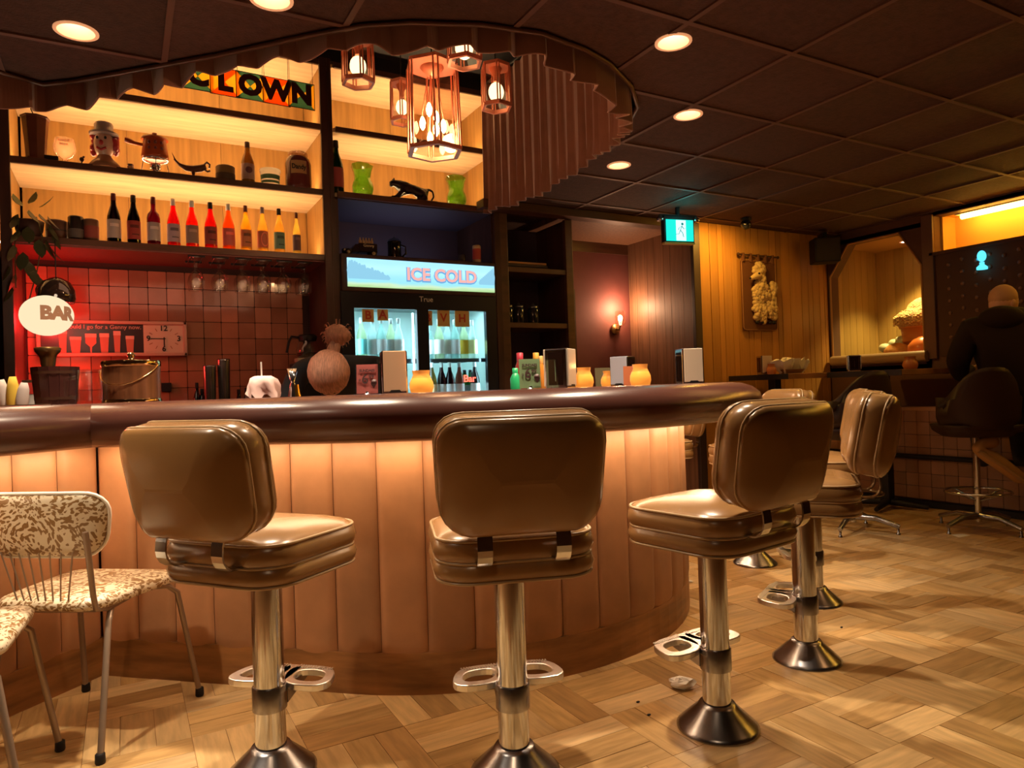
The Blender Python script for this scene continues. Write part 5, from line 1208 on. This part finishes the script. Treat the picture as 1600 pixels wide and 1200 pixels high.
o = b.build('poodle_body', mat('cream_wool', (.62, .44, .22), .95, bump=.6, bscale=120), t, world=False)
MB().tube([(-.05, -.045, .185), (-.11, -.05, .165), (-.16, -.05, .145)], [.036, .028, .015], 8).build('muzzle', mat('cream_wool', (0, 0, 0)), t, world=False)
MB().ball((-.165, -.052, .150), .011, 8, 6).build('nose', M_black, t, world=False); MB().ball((-.075, -.078, .195), .010, 8, 6).build('eye', M_black, t, world=False)
for x_ in (-.06, .01, .11, .165): MB().ball((x_-.008, -.03, -.255), .020, 8, 6, (1.2, .8, .8)).build('paw', M_black, t, world=False)
# exit sign
v = P(1060, 361, D=5.75); t = thing('exit_sign', 'green glowing exit sign with running figure under the ceiling', 'exit sign', (v.x, v.y, v.z), math.radians(-12))
W, H = .25, .175
MB().box(-W/2-.018, W/2+.012, -.02, .03, -H/2-.012, H/2+.03).build('case', M_black, t, world=False, bevel=.004)
MB().box(-W/2-.018, W/2+.012, -.024, .028, -H/2-.022, -H/2-.010).build('lower_edge', mat('yellow_edge', (.5, .30, .06), .5), t, world=False)
MB().box(-W/2, W/2, -.024, -.02, -H/2, H/2).build('panel', emit('exit_green', (.01, .60, .50), 1.0), t, world=False)
MB().box(-.035, .055, -.026, -.023, -H/2+.004, H/2-.004).build('door_pictogram', emit('exit_white', (.55, .95, .90), 1.0), t, world=False)
dg_ = emit('exit_dark', (.005, .22, .22), .6); b = MB()
b.ball((.022, -.028, .052), .011, 10, 6, (1, .2, 1))
for p in ([(.018, .038), (.002, .0)], [(.002, 0), (.022, -.022), (.03, -.055)], [(.002, 0), (-.012, -.03), (-.04, -.034)], [(.016, .034), (-.008, .022), (-.016, .004)], [(.016, .034), (.034, .012), (.05, .018)]):
    b.tube([(a_, -.028, c) for a_, c in p], .006, 6, ry=.0015)
b.build('running_figure', dg_, t, world=False)
MB().tube([(0, .005, H/2), (0, .005, ZC-v.z)], .02, 8).build('mount', M_black, t, world=False)
for s_ in (-1, 1): MB().lathe([(.012, .0), (.03, -.03), (.026, -.05), (0, -.05)], (s_*.165, .0, H/2+.04), 14).build('spot_head', M_steel, t, world=False); 
MB().box(-.17, .17, -.01, .01, H/2+.03, H/2+.045).build('lamp_bar', M_black, t, world=False)
light('POINT', (v.x-.02, v.y-.12, v.z+.05), .5, (.1, 1, .9), .05)
v = P(1165, 341, Z=ZC); t = thing('security_camera', 'black dome camera on the ceiling before the pine wall', 'camera', v)
MB().lathe([(.045, 0), (.05, -.02), (.03, -.03)], n=16).build('mount', M_black, t, world=False); MB().ball((0, 0, -.055), .046, 16, 10).build('dome', M_blackg, t, world=False)
t = thing('loudspeaker', 'dark box loudspeaker high in the corner by the niche', 'speaker', (6.0, 4.46, 2.33), math.radians(-35))
MB().box(-.12, .12, -.09, .09, -.11, .13).build('cabinet', M_black, t, world=False, bevel=.01); MB().box(-.105, .105, -.098, -.088, -.095, .115).build('grille', mat('grille', (.03, .022, .018), .8, bump=.5, bscale=200), t, world=False)
MB().box(-.02, .02, -.02, .14, .12, .19).build('bracket', M_black, t, world=False)
# niche contents
def mound(label, x, y, z, rx, h, mt, bump=.0, name='cake_prop', top=None):
    t = thing(name, label, 'prop', (x, y, z))
    MB().lathe([(rx*.8, 0), (rx, h*.35), (rx*.93, h*.62), (rx*.6, h*.88), (rx*.2, h), (0, h)], n=24).build('body', mt, t, world=False); return t
gN = P(1438, 480, X=6.75)
M_nplank = mat('niche_plank', (.42, .26, .07), .5, noise=.14, nscale=5, stretch=(6, 6, .35))
for o_ in nb.children:
    if o_.name.startswith('plank'): o_.data.materials[0] = M_nplank
t = thing('giant_ice_cream_cone', 'giant soft ice cream cone prop with sprinkled top in the niche', 'prop', (6.76, 4.0, 1.26))
cy = mat('cone_orange', (.60, .20, .04), .5); cr_ = mat('sprinkle_cream', (.75, .58, .25), .8, noise=.6, nscale=60, bump=.8, bscale=60, col2=(.45, .12, .05))
MB().lathe([(.13, 0), (.155, .22), (.165, .225), (.165, .24), (.16, .245), (.175, .40), (.19, .405), (.19, .42)], n=28).build('wafer', cy, t, world=False)
b = MB()
for z in (.06, .12, .18, .29, .35): b.tube([(.152*math.cos(a_*PI/12)*(1+z*.25), .152*math.sin(a_*PI/12)*(1+z*.25), z+.03*abs((a_ % 4)-2)/2) for a_ in range(24)], .006, 5, closed=True)
b.build('wafer_ridges', cy, t, world=False)
MB().lathe([(.18, .42), (.225, .47), (.235, .53), (.20, .60), (.14, .64), (.12, .66), (.10, .72), (.04, .78), (0, .80)], n=30).build('ice_cream', cr_, t, world=False)
cb = MB()
for k in range(420):
    a_ = random.uniform(0, 2*PI); z = random.uniform(.45, .64); r = .23 if z < .55 else .23-(z-.55)*.9
    cb.ball((r*math.cos(a_), r*math.sin(a_), z), .011, 5, 3)
o = cb.build('sprinkles', mat('sprinkle_dots', (.85, .6, .25), .6), t, world=False); o['kind'] = 'stuff'; t.scale = (1, 1, .74)
mound('orange cupcake prop with sugar dusting in the niche', 6.56, 4.12, 1.26, .125, .16, mat('cupcake', (.78, .36, .10), .6, noise=.3, nscale=20)).children[0]
mound('shiny orange round bun prop at the right of the niche', 6.52, 3.84, 1.26, .14, .20, mat('bun_orange', (.75, .20, .04), .3))
t = thing('ornament_cluster', 'pale cluster of rounded blooms behind the cupcake prop', 'prop', (6.85, 4.28, 1.26))
for k, (x_, y_, z_, r) in enumerate([(-.05, .12, .13, .06), (0, .05, .17, .06), (0, -.02, .20, .055), (-.02, -.08, .17, .06), (0, .02, .09, .08), (-.04, .13, .04, .05), (-.01, -.12, .12, .06)]):
    MB().ball((x_, y_, z_), r, 12, 8, (1, 1, .8)).build('bloom', mat('pale_bloom', (.60, .62, .42), .5), t, world=False)
v = P(1534, 404, X=XR-.06); t = thing('glowing_bust', 'small glowing cyan bust on the dark patterned wall', 'ornament', v)
em = emit('cyan_glow', (.10, .62, .85), 1.0)
MB().lathe([(.04, -.09), (.04, -.07), (.018, -.05), (.018, -.03)], n=12, sy=1).build('base', em, t, world=False)
MB().ball((0, 0, .02), .038, 12, 10, (.8, .9, 1.25)).build('head', em, t, world=False); MB().ball((0, .03, .0), .012, 8, 6).build('face_detail', emit('cyan_dark', (.03, .3, .5), .8), t, world=False)
# ================================================================ TABLES AND BACK CHAIRS
M_tt = mat('table_top_wood', (.34, .15, .055), .35, noise=.4, nscale=5, stretch=(1, 6, 1)); M_te = mat('table_edge_shade', (.02, .016, .014), .4)
def table(label, x0_, x1_, y0_, y1_, z, bx, by):
    t = thing('high_table', label, 'table', (bx, by, 0), 0, 'high wooden tables along the walls')
    MB().box(x0_, x1_, y0_, y1_, z-.045, z).build('tabletop', M_tt, t, bevel=.004)
    MB().box(x0_-.004, x0_, y0_, y1_, z-.047, z-.001).build('edge_shade', M_te, t)  # black strip paints the shade on the left side of the top
    MB().box(bx-.04, bx+.04, by-.04, by+.04, .05, z-.045).build('post', M_black, t, bevel=.005)
    for a_ in range(4):
        c, s_ = math.cos(a_*PI/2+.3), math.sin(a_*PI/2+.3)
        MB().tube([(bx, by, .06), (bx+c*.3, by+s_*.3, .03)], [.03, .018], 8).build('foot', M_black, t)
    return t
table('high table against the pine wall under the poodle hanging', 4.82, 5.42, 3.97, 4.62, 1.15, 5.1, 4.35)
table('high table in front of the niche with a candle jar', 5.3, 6.2, 3.3, 3.96, 1.15, 5.55, 3.62)
napkin_holder(1195, 6.05, 30, 30, -20, 'small napkin dispenser on the table under the poodle hanging', 'cream', 'napkin dispensers on the far tables', 1.15)
napkin_holder(1335, 5.9, 26, 26, 40, 'small napkin dispenser on the table before the niche', 'blue', 'napkin dispensers on the far tables', 1.15)
candle(1206, 5.95, 15, 16, 'dull orange candle jar beside the napkin dispenser under the poodle', 1.15, 'unlit candle jars on the far tables', False)
candle(1423, 5.75, 22, 20, 'dull orange candle jar on the table before the niche', 1.15, 'unlit candle jars on the far tables', False)
x, y = at(1236, 6.05); t = thing('food_basket', 'basket of crumpled wax paper on the table under the poodle', 'basket', (x, y, 1.15))
MB().lathe([(.07, 0), (.10, .035), (.102, .037), (.066, .004)], n=20, sx=1.3).build('basket', mat('basket_tan', (.3, .16, .07), .6), t, world=False)
for q, (dx, dz) in enumerate(((-.07, .0), (.04, .01), (.09, -.005))):
    n = 14; rs = []
    for r, z in ((.04, .01), (.085, .06), (.115, .115)): rs.append([(dx+r*(1+.3*math.sin(k*2.3+q))*math.cos(2*PI*k/n), r*(1+.3*math.cos(k*1.9+q))*math.sin(2*PI*k/n)*.7, z+dz+.02*math.sin(k*2.7+q)) for k in range(n)])
    MB().rings(rs, True, False).build('wax_paper', M_paper, t, world=False)
def shell_chair(label, x, y, rz):
    t = thing('swivel_chair', label, 'chair', (x, y, 0), math.radians(rz), 'dark shell swivel chairs at the high tables')
    sh = mat('dark_shell_vinyl', (.030, .013, .008), .5, spec=.25)
    rs = []
    for z, w_, ins in ((.66, .19, 0), (.70, .235, 0), (.74, .245, 0), (.745, .235, 0)): rs.append([(a_, b_, z) for a_, b_ in rrect(w_*2, w_*2-.03, .12, 6)])
    MB().rings(rs, True, True).build('seat', sh, t, world=False)
    out = []; N = 20
    for z, wz in ((.72, .9), (.80, 1.0), (.92, 1.06), (1.02, 1.04), (1.10, .95), (1.135, .80)):
        row = []
        for k in range(N+1):
            a_ = PI+PI*k/N; row.append((.245*wz*math.cos(a_), -.02+.23*math.sin(a_)*(1+.15*(z-.72)), z-(.22*(abs(math.cos(a_))**3) if z > .95 else 0)*(1 if z > .8 else 0)))
        out.append(row)
    o = MB().rings(out, False, True, closed=False).build('back_shell', sh, t, world=False); m_ = o.modifiers.new('s', 'SOLIDIFY'); m_.thickness = .035; m_.offset = 0
    MB().lathe([(.022, .06), (.022, .66)], n=14).build('pole', M_chrome, t, world=False)
    MB().tube([(.2*math.cos(k*PI/12), .2*math.sin(k*PI/12), .27) for k in range(24)], .009, 8, closed=True).build('foot_ring', M_chrome, t, world=False)
    for k in range(4): MB().tube([(0, 0, .20), (.2*math.cos(k*PI/2+.4), .2*math.sin(k*PI/2+.4), .27)], .005, 6).build('ring_spoke', M_chrome, t, world=False)
    for k in range(4):
        c, s_ = math.cos(k*PI/2+.5), math.sin(k*PI/2+.5)
        MB().tube([(0, 0, .10), (c*.15, s_*.15, .10), (c*.30, s_*.30, .055)], [.026, .02, .016], 8).build('base_leg', M_steel, t, world=False)
        MB().lathe([(.014, 0), (.014, .008), (.008, .012), (.008, .05)], (c*.29, s_*.29, 0), 10).build('glide', M_steel, t, world=False)
    return t
x, y = at(1325, 5.05); shell_chair('dark shell chair at the table before the niche', x, y, -10)
shell_chair('dark shell chair under the seated person in black', 5.218, 2.734, -38)
# seated person ------------------------------------------------------------
def person_mats():
    return mat('black_jacket', (.020, .010, .006), .8, bump=.3, bscale=12, spec=.15), mat('skin_tone', (.62, .34, .20), .5), mat('dark_trousers', (.015, .012, .012), .8), mat('tan_boot', (.42, .22, .07), .6)
M_jack, M_skin, M_trs, M_boot = person_mats()
t = thing('person', 'person in a black hooded jacket seated with back to the viewer', 'person', (5.44, 2.61, 0), math.radians(-50))
# local frame: facing +Y
js = [((0, -.02, .82), .19, .17), ((0, -.05, .98), .19, .17), ((0, -.05, 1.15), .21, .17), ((0, .0, 1.33), .22, .15), ((0, .06, 1.46), .13, .11), ((0, .09, 1.50), .07),
      ((-.23, .0, 1.40), .10), ((-.31, .02, 1.18), .085), ((-.25, .20, 1.08), .055), ((-.15, .36, 1.14), .042),
      ((.23, .0, 1.40), .10), ((.31, .04, 1.18), .085), ((.25, .22, 1.08), .055), ((.12, .36, 1.14), .042)]
skin('jacket', js, [(0, 1), (1, 2), (2, 3), (3, 4), (4, 5), (3, 6), (6, 7), (7, 8), (8, 9), (3, 10), (10, 11), (11, 12), (12, 13)], M_jack, t, 2)
js = [((0, -.02, .80), .15, .13), ((-.10, .02, .80), .11), ((-.13, .36, .80), .075), ((-.12, .34, .55), .055), ((-.11, .26, .40), .045), ((.10, .02, .80), .11), ((.13, .36, .80), .075), ((.12, .32, .55), .055), ((.11, .24, .42), .045)]
skin('trousers', js, [(0, 1), (1, 2), (2, 3), (3, 4), (0, 5), (5, 6), (6, 7), (7, 8)], M_trs, t, 2)
hd_ = MB().ball((0, .12, 1.60), .098, 22, 16, (.84, .98, 1.16)); Mh = Matrix.Translation((0, .12, 1.55))@Matrix.Rotation(math.radians(-58), 4, 'Z')@Matrix.Rotation(math.radians(-20), 4, 'X')@Matrix.Translation((0, -.12, -1.55))
ho = MB().ball((0, .12, 1.60), .098, 22, 16, (.84, .98, 1.16)).tube([(0, .10, 1.46), (0, .115, 1.58)], [.055, .05], 12).ball((0, .21, 1.545), .035, 10, 8, (1, .8, .9)).xf(Mh).build('head', M_skin, t, world=False)
MB().ball((0, .222, 1.585), .014, 8, 6, (.8, 1.2, 1.4)).xf(Mh).build('nose', M_skin, t, world=False)
for s_ in (-1, 1):
    MB().ball((s_*.083, .12, 1.585), .026, 10, 8, (.4, .8, 1.25)).xf(Mh).build('ear', M_skin, t, world=False)
    MB().ball((s_*.032, .207, 1.615), .011, 8, 6).xf(Mh).build('eye', M_black, t, world=False)
MB().tube([(-.022, .226, 1.545), (0, .232, 1.543), (.022, .226, 1.545)], .004, 6).xf(Mh).build('mouth', mat('lip', (.35, .12, .08), .5), t, world=False)
MB().ball((0, .105, 1.632), .098, 20, 12, (.87, .97, 1.0)).xf(Mh).build('cropped_hair', mat('cropped_hair', (.50, .28, .14), .8), t, world=False)
MB().ball((-.05, -.06, 1.47), .125, 18, 12, (1.15, .8, .75)).build('hood_back', M_jack, t, world=False)
MB().lathe([(.12, 1.40), (.135, 1.46), (.125, 1.53), (.10, 1.55), (.095, 1.50)], n=20, sy=.9, cap=False).xf(Matrix.Translation((0, .04, 0))).build('hood', M_jack, t, world=False)
bpy.context.view_layer.update(); MI = t.matrix_world.inverted()
for s_ in (-1, 1):
    if s_ < 0: ptsb = [P(1600, 668, D=4.85), P(1524, 700, D=4.80), P(1560, 722, D=4.78), P(1600, 752, D=4.76)]
    else: ptsb = [P(1625, 640, D=5.0), P(1618, 690, D=5.0), P(1640, 735, D=4.98), P(1672, 752, D=4.96)]
    ptsb = [MI@q for q in ptsb]
    ank = ptsb[1]+(ptsb[0]-ptsb[1])*.45
    skin('boot', [(tuple(ank), .055), (tuple(ptsb[1]), .05), (tuple(ptsb[2]), .052), (tuple(ptsb[3]), .045)], [(0, 1), (1, 2), (2, 3)], M_boot, t, 2)
    vc = MI.to_3x3()@Vector((-CF[0], -CF[1], -.5)); vc.normalize()
    MB().tube([ptsb[1]+vc*.045, ptsb[2]+vc*.048, ptsb[3]+vc*.042], [.034, .030, .036], 10, ry=.012).build('boot_sole', mat('boot_sole', (.34, .20, .08), .7), t, world=False)
    hx = -.15 if s_ < 0 else .12; fn = [((hx, .36, 1.14), .034, .022), ((hx, .43, 1.15), .036, .016)]
    skin('hand', fn, [(0, 1)], M_skin, t, 2)
    for q in range(4):
        ox = hx-.028+q*.0187; L_ = (.05, .06, .064, .052)[q]
        skin('finger', [((ox, .43, 1.152), .0085), ((ox, .43+L_*.6, 1.16), .008), ((ox, .43+L_, 1.148), .007)], [(0, 1), (1, 2)], M_skin, t, 1)
    skin('thumb', [((hx-s_*.03, .40, 1.15), .010), ((hx-s_*.055, .435, 1.16), .009), ((hx-s_*.06, .46, 1.155), .008)], [(0, 1), (1, 2)], M_skin, t, 1)
# bartender ----------------------------------------------------------------
bx_, by_ = at(512, 3.55); t = thing('person', 'bartender bending down behind the bar with a blond hair bun', 'person', (bx_, by_, 0), math.radians(180-27))
# local: facing +Y which points to the viewer
js = [((0, -.62, .92), .15, .12), ((0, -.50, 1.04), .145, .12), ((0, -.36, 1.19), .17, .12), ((-.02, -.22, 1.25), .17, .10), ((0, -.10, 1.20), .055),
      ((-.20, -.20, 1.24), .075), ((-.27, -.14, 1.00), .055), ((.19, -.20, 1.23), .07), ((.27, -.14, 1.00), .055), ((-.10, -.62, .72), .10), ((-.10, -.55, .45), .07), ((-.10, -.58, .08), .05), ((.10, -.62, .72), .10), ((.10, -.55, .45), .07), ((.10, -.58, .08), .05)]
skin('clothed_body', js, [(0, 1), (1, 2), (2, 3), (3, 4), (3, 5), (5, 6), (3, 7), (7, 8), (0, 9), (9, 10), (10, 11), (0, 12), (12, 13), (13, 14)], mat('black_shirt', (.012, .012, .018), .8), t, 2)
for s_ in (-1, 1):
    skin('forearm', [((s_*.27, -.14, 1.01), .045), ((s_*.20, .02, .93), .032), ((s_*.14, .10, .92), .026), ((s_*.12, .15, .92), .034)], [(0, 1), (1, 2), (2, 3)], M_skin, t, 2)
    for q in range(4): skin('finger', [((s_*.12-.026+q*.017, .16, .92), .0085), ((s_*.12-.026+q*.017, .20, .925), .008), ((s_*.12-.026+q*.017, .22, .91), .007)], [(0, 1), (1, 2)], M_skin, t, 1)
    skin('thumb', [((s_*.12-s_*.03, .13, .925), .010), ((s_*.12-s_*.05, .17, .925), .009)], [(0, 1)], M_skin, t, 1)
Mh = Matrix.Translation((0, -.08, 1.20))@Matrix.Rotation(math.radians(-72), 4, 'X')
MB().ball((0, .02, .11-.09), .095, 20, 14, (.86, 1, 1.2)).xf(Mh).build('head', M_skin, t, world=False)
M_hair = mat('blond_hair', (.62, .30, .20), .7, noise=.4, nscale=30, stretch=(6, 1, 1), bump=.5, bscale=90)
MB().ball((0, .0, .040), .112, 22, 14, (.95, 1.05, 1.08), .02).xf(Mh).build('hair', M_hair, t, world=False)
MB().ball((-.035, -.10, 1.405), .064, 16, 10, (1.05, .9, .85), .16).build('hair_bun', M_hair, t, world=False)
MB().tube([(-.005, -.05, 1.27), (-.015, -.07, 1.31), (-.03, -.09, 1.37)], [.050, .036, .030], 12).build('hair_gather', M_hair, t, world=False)
for k in range(26):
    a_ = random.uniform(0, 2*PI); c = Vector((-.035, -.10, 1.41)); d_ = Vector((math.cos(a_), random.uniform(-.4, .4), math.sin(a_)))*.06
    MB().tube([c+d_*.9, c+d_*1.2+Vector((0, 0, .01)), c+d_*1.35], .0016, 4).build('loose_hair', M_hair, t, world=False)
MB().ball((0, .118, .02), .013, 8, 6, (.8, 1.3, 1.3)).xf(Mh).build('nose', M_skin, t, world=False)
for s_ in (-1, 1):
    MB().ball((s_*.084, .02, .0), .024, 8, 7, (.4, .8, 1.2)).xf(Mh).build('ear', M_skin, t, world=False); MB().ball((s_*.03, .105, .03), .009, 8, 6).xf(Mh).build('eye', M_black, t, world=False)
MB().tube([(-.02, .11, -.03), (.02, .11, -.03)], .004, 6).xf(Mh).build('mouth', mat('lip', (0, 0, 0)), t, world=False)
# ================================================================ LITTER
def litter(px, py, label, s, mt):
    v = P(px, py, Z=0); b = MB(); b.ball((0, 0, .012), .016, 10, 7, (1.7, .9, .75), .22); b.sm = [False]*len(b.f)
    b.xf(Matrix.Diagonal((s, s, s, 1))); zm = min(q[2] for q in b.v); b.xf(Matrix.Translation((0, 0, -zm)))
    o = tag(b.build('crumpled_napkin', mt), label, 'litter'); o.location = v; o.rotation_euler[2] = -.7
litter(1065, 1076, 'crumpled white napkin on the parquet beside the front right stool', 1.7, mat('bright_tissue', (.92, .9, .86), .7))
litter(1077, 911, 'tiny white paper scrap by the bar plinth', .7, M_paper)
v = P(1500, 837, Z=0); o = tag(MB().prism([(-.06, -.03), (.05, -.04), (.07, .02), (-.02, .045)], 0, .002).build('paper_scrap', M_paper), 'flat white paper scrap under the far swivel chair', 'litter'); o.location = v
for k, (px, py) in enumerate(((1315, 981), (997, 1098), (1014, 1118))):
    v = P(px, py, Z=0); o = tag(MB().ball((0, 0, .003), .005, 7, 5, (1.6, 1, .6)).build('crumb', M_black), ['dark crumb on the open floor right of the stools', 'dark crumb left of the front right stool, upper', 'dark crumb left of the front right stool, lower'][k], 'litter'); o.location = v
